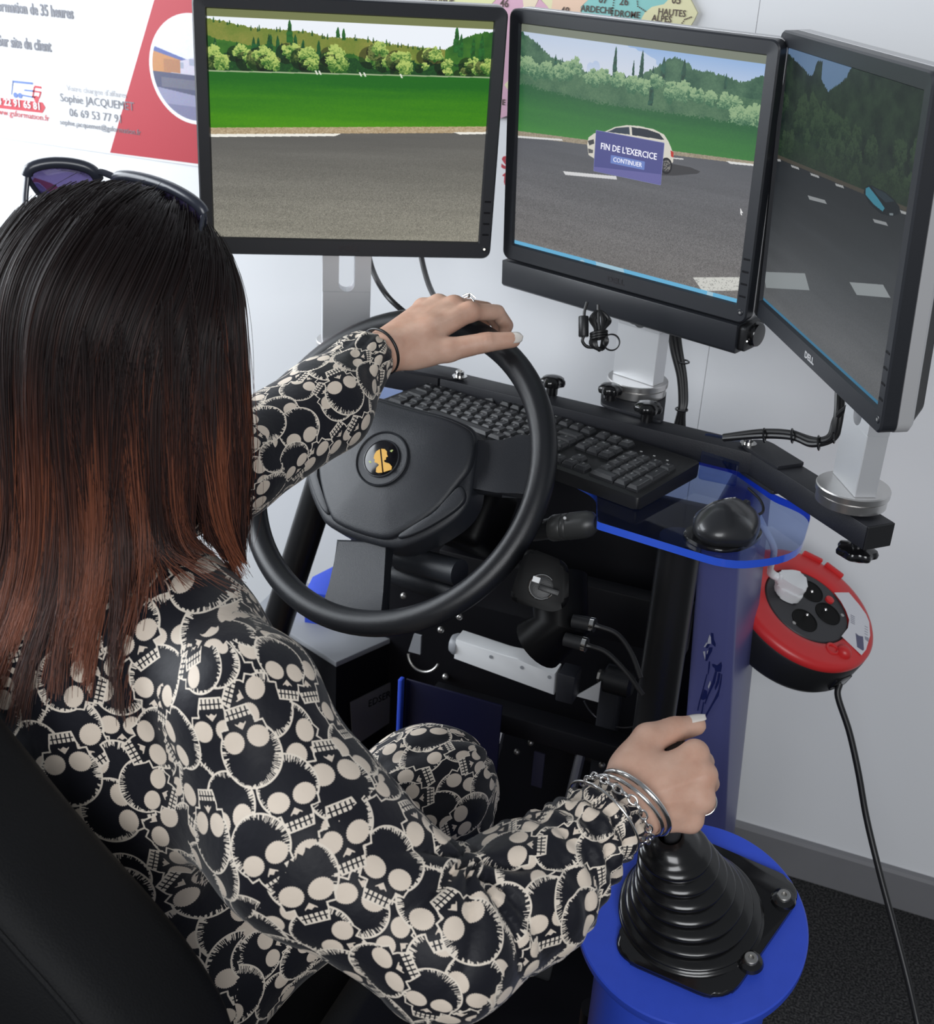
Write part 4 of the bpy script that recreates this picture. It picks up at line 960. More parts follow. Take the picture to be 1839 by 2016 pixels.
S(MB().tube([aty(1036, 1434, y_m), aty(1039, 1446, y_m)], .0100, 16), 'rod_collar', M_steel)
for x, y, yy in ((795, 1173, 1.52), (905, 1214, 1.5), (877, 1332, 1.52), (868, 1240, 1.5), (1018, 1480, y_m), (1045, 1462, y_m), (1185, 1506, y_m)):
    bo = MB().sphere(aty(x, y, yy - .03), .0052, seg=12, rings=8).build('bolt', M_steel, sim)
S(MB().tube([aty(795, 1173, 1.49), aty(795, 1173, 1.62)], .006, 8), 'bolt_shank'); S(MB().tube([aty(877, 1332, 1.49), aty(877, 1332, 1.645)], .005, 8), 'bolt_shank')
S(MB().box(WORLD, (-.62, 1.50, .42), (-.24, 1.54, .455), .003), 'cross_beam', M_dark)
S(MB().box(WORLD, (-.62, 1.515, .62), (-.24, 1.545, .70), .003), 'upper_cross_beam', M_dark)
for x in (-.62, -.50, -.37):
    pd = Frame((x, 1.38, .17), (1, 0, 0), (0, .5, .86))
    pe = S(MB().box(pd, (-.035, -.06, 0), (.035, .06, .010), .006), 'pedal', M_black)
    for k in range(5): MB().box(pd, (-.03, -.05 + .022 * k, -.003), (.03, -.042 + .022 * k, .0), .001, 1).build('pedal_rib', M_black, pe)
    MB().tube([pd.p(0, .0, .008), A(x, 1.52, .43)], .008, 10).build('pedal_arm', M_steel_dark, pe)
S(MB().box(Frame(aty(1062, 1520, 1.53), (1, 0, 0), (0, 1, 0)), (-.012, 0, -.03), (.006, .004, .035), .001), 'warning_tag', mat('tag_blue_grey', (.035, .035, .07), .5))
# under-tray bracket that the reel hangs on
S(MB().tube([A(-.17, 1.60, .62), A(-.13, 1.645, .61)], .010, 12), 'reel_hook')

# ================================================================== gear shift pedestal
PC = A(-.114, 1.029, .614); PN = unit(A(-.012, -.278, .961)); PD = Frame(PC, A(1, 0, 0), np.cross(PN, A(1, 0, 0)))
PD.z = PN
ped = thing('gear_shift_pedestal', 'blue round pedestal with black rubber gear lever boot, right of the seat', 'gear lever', (PC[0], PC[1] + .0, 0))
MB().lathe(PD, [(.114, -.018), (.119, -.016), (.120, -.012), (.120, -.002), (.1185, 0)], 96).build('top_disc', M_blue, ped, 30)
mb = MB(); t = np.linspace(0, 2 * np.pi, 64, endpoint=False); V = []
for z_, top_ in ((0.0, False), (None, True)):
    for x in t:
        p = PC + A(.092 * math.cos(x), .092 * math.sin(x), 0)
        zt_ = PC[2] - (p - PC)[:2] @ PN[:2] / PN[2] - .014
        V.append((p[0], p[1], zt_ if top_ else .0))
mb.add(V, [(k, (k + 1) % 64, 64 + (k + 1) % 64, 64 + k) for k in range(64)]); mb.build('drum', M_blue, ped, 60)
MB().prism(Frame((PC[0], PC[1], 0), (1, 0, 0), (0, 1, 0)), rrect(.30, .30, .04), .0, .012, .003).build('foot_plate', M_dark, ped)
pq = lambda x, y, c=.006: PD.px(x, y, c)
pl4 = [pq(1192, 1874), pq(1430, 1976), pq(1592, 1742), pq(1349, 1640)]
mb = MB(); mb.prism(PD, round_poly(pl4, [.035, .030, .035, .035], 8), 0, .0075, .0045, 4); mb.build('boot_plate', M_gloss, ped, 50)
ctr0 = A(*pq(1362, 1793, .008)); top_p = A(*pq(1326, 1668, .105))
top_p = A(*PD.loc(on_plane(1327, 1662, PD.p(0, 0, .108), PN))[:2])
def boot():
    mb = MB(); seg = 64; V = []; F = []; rows = []
    nr = 7; H = .108
    def base_r(u): return .0715 * (1 - u) + .034 * u - .004 * math.sin(math.pi * u)
    rows.append((.0755, .0072)); rows.append((.0740, .0095))
    for i in range(nr):
        for k in range(10):
            s = k / 10; u = (i + s) / nr
            h = .010 + (H - .010) * (u ** 1.15)
            prof = math.sin(math.pi * s) ** .8
            rows.append((base_r(u) - .0100 + .0160 * prof * (1 - .35 * u), h))
    rows.append((.027, H + .002)); rows.append((.020, H + .010)); rows.append((.012, H + .012))
    for r, h in rows:
        u = h / H; cx = ctr0 + (top_p - ctr0) * (u ** 1.3)
        for k in range(seg):
            tt = 2 * math.pi * k / seg; V.append(PD.p(cx[0] + r * math.cos(tt), cx[1] + r * math.sin(tt), h))
    for i in range(len(rows) - 1):
        for k in range(seg):
            l = (k + 1) % seg; F.append((i * seg + k, i * seg + l, (i + 1) * seg + l, (i + 1) * seg + k))
    return mb.add(V, F)
boot().build('boot', mat('boot_rubber', (.007, .007, .0075), .22, spec=.5, coat=.25), ped, 180)
lev0 = PD.p(top_p[0], top_p[1], .112)
KNOB = at(1330, 1520, 1.225)
MB().tube([lev0 - PN * .02, KNOB], .009, 16).build('lever', M_steel_dark, ped)
MB().lathe(Frame(KNOB - PN * .035, PD.x, PD.y, PN), [(.012, 0), (.019, .008), (.0215, .025), (.0215, .045), (.019, .062), (.010, .070)], 28).build('gear_knob', M_black, ped)
for x, y in ((1544, 1762), (1479, 1886)):
    q2 = pq(x, y, .0075 + .008); f_ = Frame(PD.p(q2[0], q2[1], .0072), PD.x, PD.y, PN)
    MB().lathe(f_, [(.0135, 0), (.0120, .004), (.0085, .006)], 24).build('bolt_boss', M_gloss, ped)
    MB().lathe(f_, [(.0070, .004), (.0070, .0095), (.0062, .0105), (.003, .0105), (.0028, .0080)], 20).build('cap_bolt', M_steel, ped)
MB().tube([aty(1172, 1985, 1.13), A(aty(1172, 1985, 1.13)[0], 1.13, .02)], .018, 16).build('side_tube', M_dark, ped)

# ================================================================== cable reel and plug
RC = A(-.102, 1.678, .658); RN = unit(A(.385, -.183, .905)); RFm = Frame(RC, unit(np.cross(RN, A(.3, .9, 0))), np.cross(RN, unit(np.cross(RN, A(.3, .9, 0)))))
RFm.z = RN
if np.cross(RFm.x, RFm.y) @ RN < 0: RFm.y = -RFm.y
reel = thing('cable_reel', 'red and black round extension cable reel with sockets beside the blue simulator panel', 'cable reel', RC - RN * .06)
MB().lathe(RFm, [(.100, -.064), (.108, -.060), (.1125, -.052), (.1125, -.010), (.1105, -.006)], 80).build('drum', M_black, reel, 40)
MB().lathe(RFm, [(.1105, -.008), (.1120, -.004), (.1115, .001), (.1080, .0055), (.102, .0075), (.080, .0085), (.072, .0080), (.0685, .0055), (.0675, .001)], 80).build('red_face', M_red, reel, 40)
rp = lambda x, y, c=.008: RFm.px(x, y, c)
MB().lathe(RFm, [(.0675, -.004), (.0675, .0035), (.0655, .0060), (.02, .0062)], 64).build('socket_plate', mat('socket_plate_grey', (.036, .036, .040), .5), reel, 40)
for x, y in ((1554, 1170), (1598, 1156), (1585, 1216), (1633, 1210)):
    a, b = rp(x, y, .006)
    rl = math.hypot(a, b); s = .0335 / rl; a, b = a * s, b * s
    so = MB().lathe(Frame(RFm.p(a, b, .0064), RFm.x, RFm.y, RN), [(.0205, 0), (.0200, .0010), (.0185, .0006), (.018, .0001)], 32).build('socket', M_pit, reel, 40)
    MB().lathe(Frame(RFm.p(a * .80, b * .80, .0064), RFm.x, RFm.y, RN), [(.0024, 0), (.0024, .006), (.0012, .0075)], 10).build('earth_pin', M_chrome, so)
a, b = rp(1635, 1179, .010); MB().lathe(Frame(RFm.p(a, b, .006), RFm.x, RFm.y, RN), [(.0068, 0), (.0066, .0035), (.0035, .0055)], 18).build('reset_button', M_red, reel)
for x, y in ((1658, 1212), (1563, 1227)):
    a, b = rp(x, y, .006); MB().lathe(Frame(RFm.p(a, b, .006), RFm.x, RFm.y, RN), [(.0030, 0), (.0030, .0012), (.001, .0016)], 12).build('screw', M_steel, reel)
z3 = lambda x, y: (x / 11.2 + 1580, y / 11.2 + 1140)
lab = [(700, 300), (1020, 300), (1250, 570), (1400, 780), (1470, 950), (1490, 1250), (1400, 1560), (1300, 1680), (860, 1260), (1000, 1080), (1030, 900), (960, 700), (850, 500)]
def clampr(p, r=.1065):
    l = math.hypot(*p); return (p[0] * r / l, p[1] * r / l) if l > r else p
lab_o = flat_print('label', RFm, [[clampr(rp(*z3(*p), .0088), .104) for p in lab]], mat('label_paper', (.70, .70, .74), .45), reel, c=.0088, t=.0004)
flat_print('label_print', RFm, [[rp(*z3(*p), .0092) for p in ((1170, 1190), (1240, 1250), (1335, 1270), (1355, 1560), (1330, 1580), (1205, 1500))]], mat('label_navy', (.10, .10, .18), .4), lab_o, c=.0093, t=.0002)
ln = []
for k in range(5): ln.append([rp(*z3(*p), .0092) for p in ((1060, 780 + 40 * k), (1150, 830 + 40 * k), (1155, 848 + 40 * k), (1062, 800 + 40 * k))])
for k in range(4): ln.append([rp(*z3(*p), .0092) for p in ((1370, 1030 + 55 * k), (1440, 1070 + 55 * k), (1440, 1082 + 55 * k), (1370, 1042 + 55 * k))])
ln.append([rp(*z3(*p), .0092) for p in ((1370, 1260), (1460, 1300), (1455, 1390), (1380, 1330))])
flat_print('label_print', RFm, ln, mat('label_grey', (.30, .30, .36), .4), lab_o, c=.0093, t=.0002)
ha, hb = rp(1662, 1283, .010); MB().sphere(RFm.p(ha, hb, .009), (.012, .010, .010), RFm, 20, 12).build('winding_knob', M_red, reel, 180)
ha, hb = rp(1640, 1276, .010); MB().torus(Frame(RFm.p(ha, hb, .0085), RFm.x, RFm.y, RN), .0085, .0022, 28, 8).build('finger_hole', M_red, reel)
ha, hb = rp(1478, 1150, .010); MB().torus(Frame(RFm.p(ha, hb, .0085), RFm.x, RFm.y, RN), .0110, .0022, 28, 8).build('finger_hole', M_red, reel)
for dx_, (hx, hy) in ((0, (1595, 1100)), (1, (1640, 1125))):
    ha, hb = rp(hx, hy, 0); hl2 = math.hypot(ha, hb); MB().box(Frame(RFm.p(ha / hl2 * .109, hb / hl2 * .109, 0), RFm.x * (-hb / hl2) + RFm.y * (ha / hl2), RFm.x * (ha / hl2) + RFm.y * (hb / hl2)), (-.016, -.004, -.012), (.016, .0028, .004), .002).build('rim_lug', M_red, reel)
sx_, sy_ = rp(1648, 1328, -.03); sl2 = math.hypot(sx_, sy_)
exit_d = RFm.x * (sx_ / sl2) + RFm.y * (sy_ / sl2)
MB().box(Frame(RC + exit_d * .1115 - RN * .034, np.cross(RN, exit_d), RN), (-.018, -.012, -.002), (.018, .012, .0025), .004).build('cable_slot', M_gloss, reel)
cab_pts = [RC + exit_d * .113 - RN * .036, at(1650, 1372, 1.80), at(1672, 1440, 1.80), at(1690, 1520, 1.80), at(1706, 1610, 1.80), at(1730, 1710, 1.79), at(1762, 1830, 1.77), at(1790, 1940, 1.75), at(1812, 2040, 1.73), at(1822, 2100, 1.74)]
last = cab_pts[-1]; cab_pts += [A(last[0] + .01, last[1] - .01, .10), A(last[0] + .06, last[1] - .03, .006), A(last[0] + .4, last[1] - .1, .006)]
tag(MB().tube(smooth_path(cab_pts, 8), .0047, 12).build('power_cable', M_cable), 'black power cable hanging from the red reel down along the wall', 'cable')
pa_, pb_ = rp(1554, 1170, .006); rl = math.hypot(pa_, pb_); pa_, pb_ = pa_ * .0335 / rl, pb_ * .0335 / rl
plugt = thing('power_plug', 'white power plug pushed into the cable reel, its cord rising under the tray', 'plug', RFm.p(pa_, pb_, .0075))
ppos = RFm.p(pa_, pb_, .0072)
pd_ = unit(at(1518, 1075, 1.72) - at(1556, 1165, 1.78)); pdir = unit(pd_ - RN * (pd_ @ RN))
pf = Frame(ppos, np.cross(pdir, RN), pdir); pf.z = RN
MB().prism(pf, round_poly([(-.020, -.016), (.020, -.016), (.021, .006), (.013, .022), (-.013, .022), (-.021, .006)], [.012, .012, .01, .008, .008, .01], 6), 0, .016, .003, 3).build('plug_body', M_white, plugt, 50)
MB().prism(pf, round_poly([(-.018, -.014), (.018, -.014), (.018, .004), (.007, .030), (-.007, .030), (-.018, .004)], [.012, .012, .01, .004, .004, .01], 6), .015, .031, .005, 3).build('plug_cap', M_white, plugt, 50)
MB().tube(smooth_path([pf.p(0, .026, .022), pf.p(0, .045, .030), at(1524, 1082, 1.70), at(1505, 1040, 1.66), at(1478, 985, 1.66), at(1462, 950, 1.68), at(1450, 935, 1.74)], 8), [.0062] * 8 + [.0046] * 41, 12).build('plug_cord', M_white, plugt)

# ================================================================== driver seat
seat = thing('driver_seat', 'black upholstered driver seat with high backrest behind the woman', 'seat', (-.70, .78, 0))
bp = [aty(x, y, .64) for x, y in ((-40, 1345), (20, 1418), (110, 1530), (200, 1640), (330, 1785), (405, 1880), (480, 2005))]
prof_r = [(p[0], p[2]) for p in bp] + [(-.405, .60), (-.40, .50), (-.42, .42)]
xc = -.735
prof_l = [(2 * xc - x, z) for x, z in prof_r][::-1]
bk = Frame((0, .64, 0), (1, 0, 0), (0, 0, 1))      # z toward the camera
out = chaikin(prof_r + prof_l, 2)
mb = MB(); P_ = np.array(out); cen = P_.mean(0)
sc_ = lambda s: [tuple(cen + (p - cen) * s) for p in P_]
loops = [(sc_(.90), -.005), (sc_(.965), .0), (sc_(.992), .008), (sc_(1.0), .020), (sc_(1.0), .060), (sc_(.985), .085), (sc_(.95), .102), (sc_(.90), .110), (sc_(.6), .120), (sc_(.25), .124)]
loft(mb, bk, loops, cap0=True, cap1=True)
mb.build('backrest', M_seat, seat, 180)
mb = MB(); mb.tube([bk.p(*(cen + (p - cen) * .905), .1085) for p in P_[::2]], .0030, 6, closed=True); mb.build('seam_piping', M_seat, seat)
MB().box(WORLD, (-1.00, .60, .36), (-.44, 1.06, .455), .045, 5).build('seat_cushion', M_seat, seat, 60)
MB().lathe(Frame((-.72, .82, 0), (1, 0, 0), (0, 1, 0)), [(.20, .0), (.20, .02), (.07, .04), (.07, .37)], 32).build('seat_column', M_dark, seat)
lf = aty(665, 2016, .90)
MB().box(WORLD, (-.425, .76, .30), (-.395, .99, .56), .012, 3).build('side_bracket', M_seat, seat)

# ================================================================== the woman: one smooth body from blended limbs
class SDF:
    def __init__(s): s.p = []
    def cap(s, a, b, ra, rb, k=.015, tagv=None):
        a = np.asarray(a, float); b = np.asarray(b, float); s.p.append(('c', (a, b, ra, rb), k, (a + b) / 2, np.linalg.norm(b - a) / 2 + max(ra, rb) + 2 * k)); return s
    def chain(s, pts, rs, k=.012):
        for i in range(len(pts) - 1): s.cap(pts[i], pts[i + 1], rs[i], rs[i + 1], k)
        return s
    def ell(s, c, r, fr=WORLD, k=.02):
        c = np.asarray(c, float); r = A(*r); s.p.append(('e', (c, r, np.stack([fr.x, fr.y, fr.z])), k, c, r.max() + 2 * k)); return s
    def ev(s, P, sub=None):
        d = np.full(len(P), 1e3)
        for kind, q, k, _, _ in (s.p if sub is None else [s.p[i] for i in sub]):
            if kind == 'c':
                a, b, ra, rb = q; ab = b - a; pa = P - a
                t = np.clip(pa @ ab / (ab @ ab + 1e-12), 0, 1); e = np.sqrt(((pa - t[:, None] * ab) ** 2).sum(1)) - (ra + (rb - ra) * t)
            else:
                c, r, M = q; l = (P - c) @ M.T; k0 = np.sqrt(((l / r) ** 2).sum(1)); k1 = np.sqrt(((l / (r * r)) ** 2).sum(1)) + 1e-9; e = k0 * (k0 - 1) / k1
            h = np.clip(.5 + .5 * (d - e) / k, 0, 1); d = d + (e - d) * h - k * h * (1 - h)
        return d
    def mesh(s, h, B=16):
        lo = np.min([c - r for _, _, _, c, r in s.p], 0) - 2 * h; hi = np.max([c + r for _, _, _, c, r in s.p], 0) + 2 * h
        nb = np.ceil((hi - lo) / (h * B)).astype(int); dims = nb * B + 1
        G = np.full(dims, 1.0, np.float32)
        ii = np.stack(np.meshgrid(*[np.arange(n) for n in nb], indexing='ij'), -1).reshape(-1, 3)
        C = lo + (ii + .5) * B * h; rad = B * h * .5 * math.sqrt(3)
        dc = s.ev(C); cs = np.array([c for _, _, _, c, _ in s.p]); rs = np.array([r for _, _, _, _, r in s.p])
        loc = np.stack(np.meshgrid(*[np.arange(B + 1)] * 3, indexing='ij'), -1).reshape(-1, 3) * h
        for b in range(len(ii)):
            sl = tuple(slice(i * B, i * B + B + 1) for i in ii[b])
            if dc[b] < -rad * 1.05: G[sl] = -1.0; continue
            if dc[b] > rad * 1.6 + .02: continue
            sub = np.nonzero(np.linalg.norm(cs - C[b], axis=1) < rs + rad + .03)[0]
            if len(sub) == 0: continue
            G[sl] = s.ev(lo + ii[b] * B * h + loc, sub).reshape(B + 1, B + 1, B + 1)
        S_ = G < 0
        n0, n1, n2 = dims
        allc = np.ones((n0 - 1, n1 - 1, n2 - 1), bool); anyc = np.zeros_like(allc)
        for dx in (0, 1):
            for dy in (0, 1):
                for dz in (0, 1):
                    q = S_[dx:n0 - 1 + dx, dy:n1 - 1 + dy, dz:n2 - 1 + dz]; allc &= q; anyc |= q
        cells = np.argwhere(anyc & ~allc); idx = np.full((n0 - 1, n1 - 1, n2 - 1), -1, np.int32); idx[tuple(cells.T)] = np.arange(len(cells))
        acc = np.zeros((len(cells), 3)); cnt = np.zeros(len(cells))
        cor = [(0, 0, 0), (1, 0, 0), (0, 1, 0), (1, 1, 0), (0, 0, 1), (1, 0, 1), (0, 1, 1), (1, 1, 1)]
        val = [G[cells[:, 0] + c[0], cells[:, 1] + c[1], cells[:, 2] + c[2]].astype(float) for c in cor]
        for i, j in ((0, 1), (2, 3), (4, 5), (6, 7), (0, 2), (1, 3), (4, 6), (5, 7), (0, 4), (1, 5), (2, 6), (3, 7)):
            m = (val[i] < 0) != (val[j] < 0); t = np.where(m, val[i] / (val[i] - val[j] + 1e-12), 0)
            p = np.array(cor[i]) + t[:, None] * (np.array(cor[j]) - np.array(cor[i])); acc += p * m[:, None]; cnt += m
        V = lo + (cells + acc / cnt[:, None]) * h
        F = []
        for ax in range(3):
            o1, o2 = [a for a in range(3) if a != ax]
            d0 = [slice(None)] * 3; d1 = [slice(None)] * 3; d0[ax] = slice(0, -1); d1[ax] = slice(1, None)
            e = np.argwhere(S_[tuple(d0)] != S_[tuple(d1)]); e = e[(e[:, o1] > 0) & (e[:, o2] > 0) & (e[:, o1] < dims[o1] - 1) & (e[:, o2] < dims[o2] - 1)]
            ins = S_[tuple(e.T)]
            def cell(a, b):
                c = e.copy(); c[:, o1] -= a; c[:, o2] -= b; return idx[tuple(c.T)]
            q = np.stack([cell(1, 1), cell(0, 1), cell(0, 0), cell(1, 0)], 1)
            flip = ins if ax != 1 else ~ins
            q[~flip] = q[~flip][:, ::-1]; F.append(q)
        return V, np.concatenate(F)
def normals(V, F):
    n = np.zeros_like(V); fn = np.cross(V[F[:, 2]] - V[F[:, 0]], V[F[:, 3]] - V[F[:, 1]])
    for k in range(4): np.add.at(n, F[:, k], fn)
    return n / (np.linalg.norm(n, axis=1)[:, None] + 1e-12)
def relax(V, F, it=1, lam=.5):
    n = len(V)
    for _ in range(it):
        acc = np.zeros_like(V); c = np.zeros(n)
        for k in range(4):
            np.add.at(acc, F[:, k], V[F[:, (k + 1) % 4]]); np.add.at(c, F[:, k], 1); np.add.at(acc, F[:, (k + 1) % 4], V[F[:, k]]); np.add.at(c, F[:, (k + 1) % 4], 1)
        V = V + lam * (acc / c[:, None] - V)
    return V
def quads_mesh(name, V, F, m, parent, smooth=180):
    me = bpy.data.meshes.new(name); me.vertices.add(len(V)); me.vertices.foreach_set('co', V.astype(np.float32).ravel())
    me.loops.add(F.size); me.loops.foreach_set('vertex_index', F.astype(np.int32).ravel()); me.polygons.add(len(F)); me.polygons.foreach_set('loop_start', np.arange(0, F.size, 4, dtype=np.int32))
    me.update(calc_edges=True); me.validate()
    return link_mesh(name, me, m, parent, smooth)

# ---- joints (metres, world)
HC = A(-.690, .900, 1.185); HFWD = unit(A(.25, .968, -.04)); HR_ = unit(np.cross(HFWD, A(0, 0, 1))); HU = np.cross(HR_, HFWD)
HFm = Frame(HC, HR_, HFWD, HU)
PEL = A(-.700, .770, .545); WAI = A(-.695, .785, .690); CHE = A(-.670, .838, .850); NEK = A(-.668, .848, .985)
SHR = at(487, 1385, 1.075); ELR = at(868, 1852, 1.060); WRR = at(1222, 1588, 1.172)
SHL = A(-.835, .865, .955); ELL = at(452, 925, 1.37); WRL = at(752, 694, 1.565)
HIPR = A(-.615, .800, .530); KNR = at(843, 1562, 1.43); HIPL = A(-.785, .800, .530); KNL = KNR + A(-.36, .06, .0)
ANR = KNR + A(-.05, .14, -.44); ANR[2] = .10; ANL = KNL + A(.06, .16, 0); ANL[2] = .10
LH = dict(mcp=[at(925, 614, 1.612), at(894, 602, 1.626), at(863, 599, 1.637), at(833, 606, 1.643)],
          pip=[at(978, 615, 1.640), at(956, 609, 1.668), at(926, 611, 1.684), at(892, 617, 1.688)],
          dip=[at(997, 640, 1.664), at(984, 640, 1.692), at(953, 641, 1.702), at(917, 640, 1.702)],
          tip=[at(990, 664, 1.664), at(975, 662, 1.690), at(945, 660, 1.698), at(910, 656, 1.698)],
          th=[at(812, 696, 1.572), at(882, 689, 1.578), at(957, 674, 1.580), at(1010, 669, 1.586)])
RH = dict(mcp=[at(1368, 1484, 1.188), at(1384, 1527, 1.176), at(1380, 1573, 1.176), at(1358, 1613, 1.182)],
          pip=[at(1386, 1500, 1.226), at(1396, 1542, 1.222), at(1388, 1586, 1.222), at(1363, 1624, 1.220)],
          dip=[at(1362, 1508, 1.252), at(1366, 1550, 1.250), at(1356, 1592, 1.248), at(1340, 1622, 1.240)],
          tip=[at(1335, 1512, 1.252), at(1336, 1552, 1.250), at(1328, 1590, 1.246), at(1318, 1616, 1.238)],
          th=[at(1240, 1515, 1.188), at(1276, 1456, 1.206), at(1326, 1437, 1.218), at(1370, 1428, 1.228)])
def hand(s, H, wrist, fore, sc=1.0):
    s.cap(fore, wrist, .030 * sc, .0245 * sc, .012)
    for i, m_ in enumerate(H['mcp']):
        w0 = wrist + (np.mean(H['mcp'], 0) - wrist) * .08 + (m_ - np.mean(H['mcp'], 0)) * .35
        s.cap(w0, m_, .0185 * sc, (.0125, .0128, .0122, .0112)[i] * sc, .012)
    cen = np.mean(H['mcp'], 0)
    for i in range(4):
        r = [(.0118, .0105, .0094, .0078), (.0120, .0105, .0094, .0078), (.0112, .0100, .0090, .0075), (.0100, .0088, .0080, .0068)][i]
        p = [H['mcp'][i], H['pip'][i], H['dip'][i], H['tip'][i]]
        s.cap(p[0], p[1], r[0] * sc, r[1] * sc, .0035); s.cap(p[1], p[2], r[1] * sc, r[2] * sc, .002); s.cap(p[2], p[3], r[2] * sc, r[3] * sc, .002)
        s.ell(p[0], (.0128 * sc,) * 3, k=.006)
    t = H['th']
    s.cap(wrist + (t[0] - wrist) * .35, t[0], .020 * sc, .0185 * sc, .014); s.cap(t[0], t[1], .0190 * sc, .0152 * sc, .010); s.cap(t[1], t[2], .0150 * sc, .0126 * sc, .006); s.cap(t[2], t[3], .0128 * sc, .0102 * sc, .004)
    s.cap(t[0] + (t[1] - t[0]) * .4, (H['mcp'][0] * .55 + wrist * .45), .013 * sc, .014 * sc, .014)      # web between thumb and first finger
body = SDF()
hl3 = lambda x, y, z: HFm.p(x, y, z)
body.ell(hl3(0, -.010, .030), (.071, .090, .090), HFm, .02)
body.ell(hl3(0, .030, -.050), (.054, .056, .072), HFm, .03)
body.cap(hl3(0, .080, .012), hl3(0, .100, -.022), .008, .0115, .012); body.ell(hl3(0, .095, -.025), (.016, .010, .009), HFm, .008)
body.ell(hl3(0, .084, -.058), (.022, .010, .006), HFm, .006); body.ell(hl3(0, .083, -.067), (.019, .010, .006), HFm, .006); body.ell(hl3(0, .070, -.100), (.018, .014, .014), HFm, .014)
for sx in (-1, 1):
    body.ell(hl3(sx * .072, -.012, -.012), (.010, .019, .029), HFm, .006); body.ell(hl3(sx * .034, .072, -.026), (.020, .016, .016), HFm, .014); body.ell(hl3(sx * .031, .076, .026), (.020, .010, .007), HFm, .01)
body.cap(NEK, hl3(0, -.02, -.06), .054, .047, .03)
body.chain([PEL, WAI, CHE, NEK - A(0, 0, .05)], [.115, .098, .105, .07], .05); body.ell(CHE, (.150, .095, .14), WORLD, .04)
body.cap(NEK - A(0, 0, .035), SHR, .05, .045, .03); body.cap(NEK - A(0, 0, .035), SHL, .05, .045, .03)
body.chain([SHR, SHR * .5 + ELR * .5 - UP * .012 - RT * .02, ELR], [.046, .043, .038], .02); body.chain([SHL, ELL], [.046, .038], .02)
body.cap(ELR, ELR + (WRR - ELR) * .5, .038, .036, .01); body.cap(ELL, ELL + (WRL - ELL) * .5, .038, .036, .01)
hand(body, RH, WRR, ELR + (WRR - ELR) * .5); hand(body, LH, WRL, ELL + (WRL - ELL) * .5)
for hp_, kn, an in ((HIPR, KNR, ANR), (HIPL, KNL, ANL)):
    body.cap(PEL, hp_, .09, .085, .04); body.cap(hp_, kn, .078, .054, .03); body.cap(kn, an, .050, .034, .02); body.cap(an - A(0, .02, .04), an + A(0, .14, -.062), .034, .028, .02)
woman = thing('person', 'woman with long dark auburn hair and skull print dress, one hand on the wheel', 'person', (PEL[0], PEL[1], 0))
def skin():
    m = mat('skin', (.58, .335, .235), .48, spec=.4, bump=.10, bscale=700, sss=.12)
    N, L = nodes_of(m); b = N['Principled BSDF']; tc = N.new('ShaderNodeTexCoord'); no = N.new('ShaderNodeTexNoise'); no.inputs['Scale'].default_value = 34; no.inputs['Detail'].default_value = 5
    cr = N.new('ShaderNodeValToRGB'); cr.color_ramp.elements[0].position = .35; cr.color_ramp.elements[1].position = .70
    cr.color_ramp.elements[0].color = (.60, .345, .250, 1); cr.color_ramp.elements[1].color = (.72, .470, .360, 1)
    L.new(tc.outputs['Object'], no.inputs['Vector']); L.new(no.outputs['Fac'], cr.inputs['Fac']); L.new(cr.outputs['Color'], b.inputs['Base Color']); return m
M_skin = skin()
bV, bF = body.mesh(.0025)
bV = relax(bV, bF, 1, .35)
# knuckle folds and tendons on the hands
def hand_detail(V, N_, H, wrist):
    out = np.zeros(len(V))
    for i in range(4):
        a, b = wrist + (H['mcp'][i] - wrist) * .25, H['mcp'][i]; ab = b - a; t = (V - a) @ ab / (ab @ ab); m = (t > 0) & (t < 1); d = np.linalg.norm(V - a - np.clip(t, 0, 1)[:, None] * ab, axis=1)
        out += np.where(m, .0016 * np.exp(-(d / .0215) ** 6) * np.exp(-((np.linalg.norm(np.cross(V - a, unit(ab)), axis=1) * 0 + ((V - a) @ unit(np.cross(ab, unit(CAM - b))))) / .0035) ** 2) * np.sin(np.pi * np.clip(t, 0, 1)), 0)
        for j0, j1 in (('mcp', 'pip'), ('pip', 'dip')):
            p = H[j1][i]; ax = unit(H[j1][i] - H[j0][i])
            for off in (-.003, 0, .003):
                s_ = (V - p) @ ax - off; r = np.linalg.norm(V - p, axis=1); out -= .0007 * np.exp(-(s_ / .0013) ** 2) * (r < .018)
    p = H['th'][2]; ax = unit(H['th'][2] - H['th'][1])
    for off in (-.0035, 0, .0035):
        s_ = (V - p) @ ax - off; out -= .0008 * np.exp(-(s_ / .0013) ** 2) * (np.linalg.norm(V - p, axis=1) < .02)
    return out
bN = normals(bV, bF)
bV = bV + bN * (hand_detail(bV, bN, LH, WRL) + hand_detail(bV, bN, RH, WRR))[:, None]
quads_mesh('body', bV, bF, M_skin, woman)
for sx in (-1, 1):
    e_ = MB().sphere(hl3(sx * .031, .0715, .008), .0125, HFm, 16, 10).build('eye', mat('eye_white', (.8, .78, .75), .15), woman, 180)
    MB().lathe(Frame(hl3(sx * .031, .0835, .008), HFm.x, HFm.z, HFm.y), [(.0055, -.002), (.0055, .0004), (.002, .0009)], 20).build('iris', mat('iris', (.05, .03, .02), .1), e_)
    MB().tube(smooth_path([hl3(sx * .012, .086, .030), hl3(sx * .032, .086, .037), hl3(sx * .052, .070, .031)], 6), [.0016] * 6 + [.0022] * 6 + [.0012], 8).build('eyebrow', mat('brow', (.02, .012, .01), .6), woman)
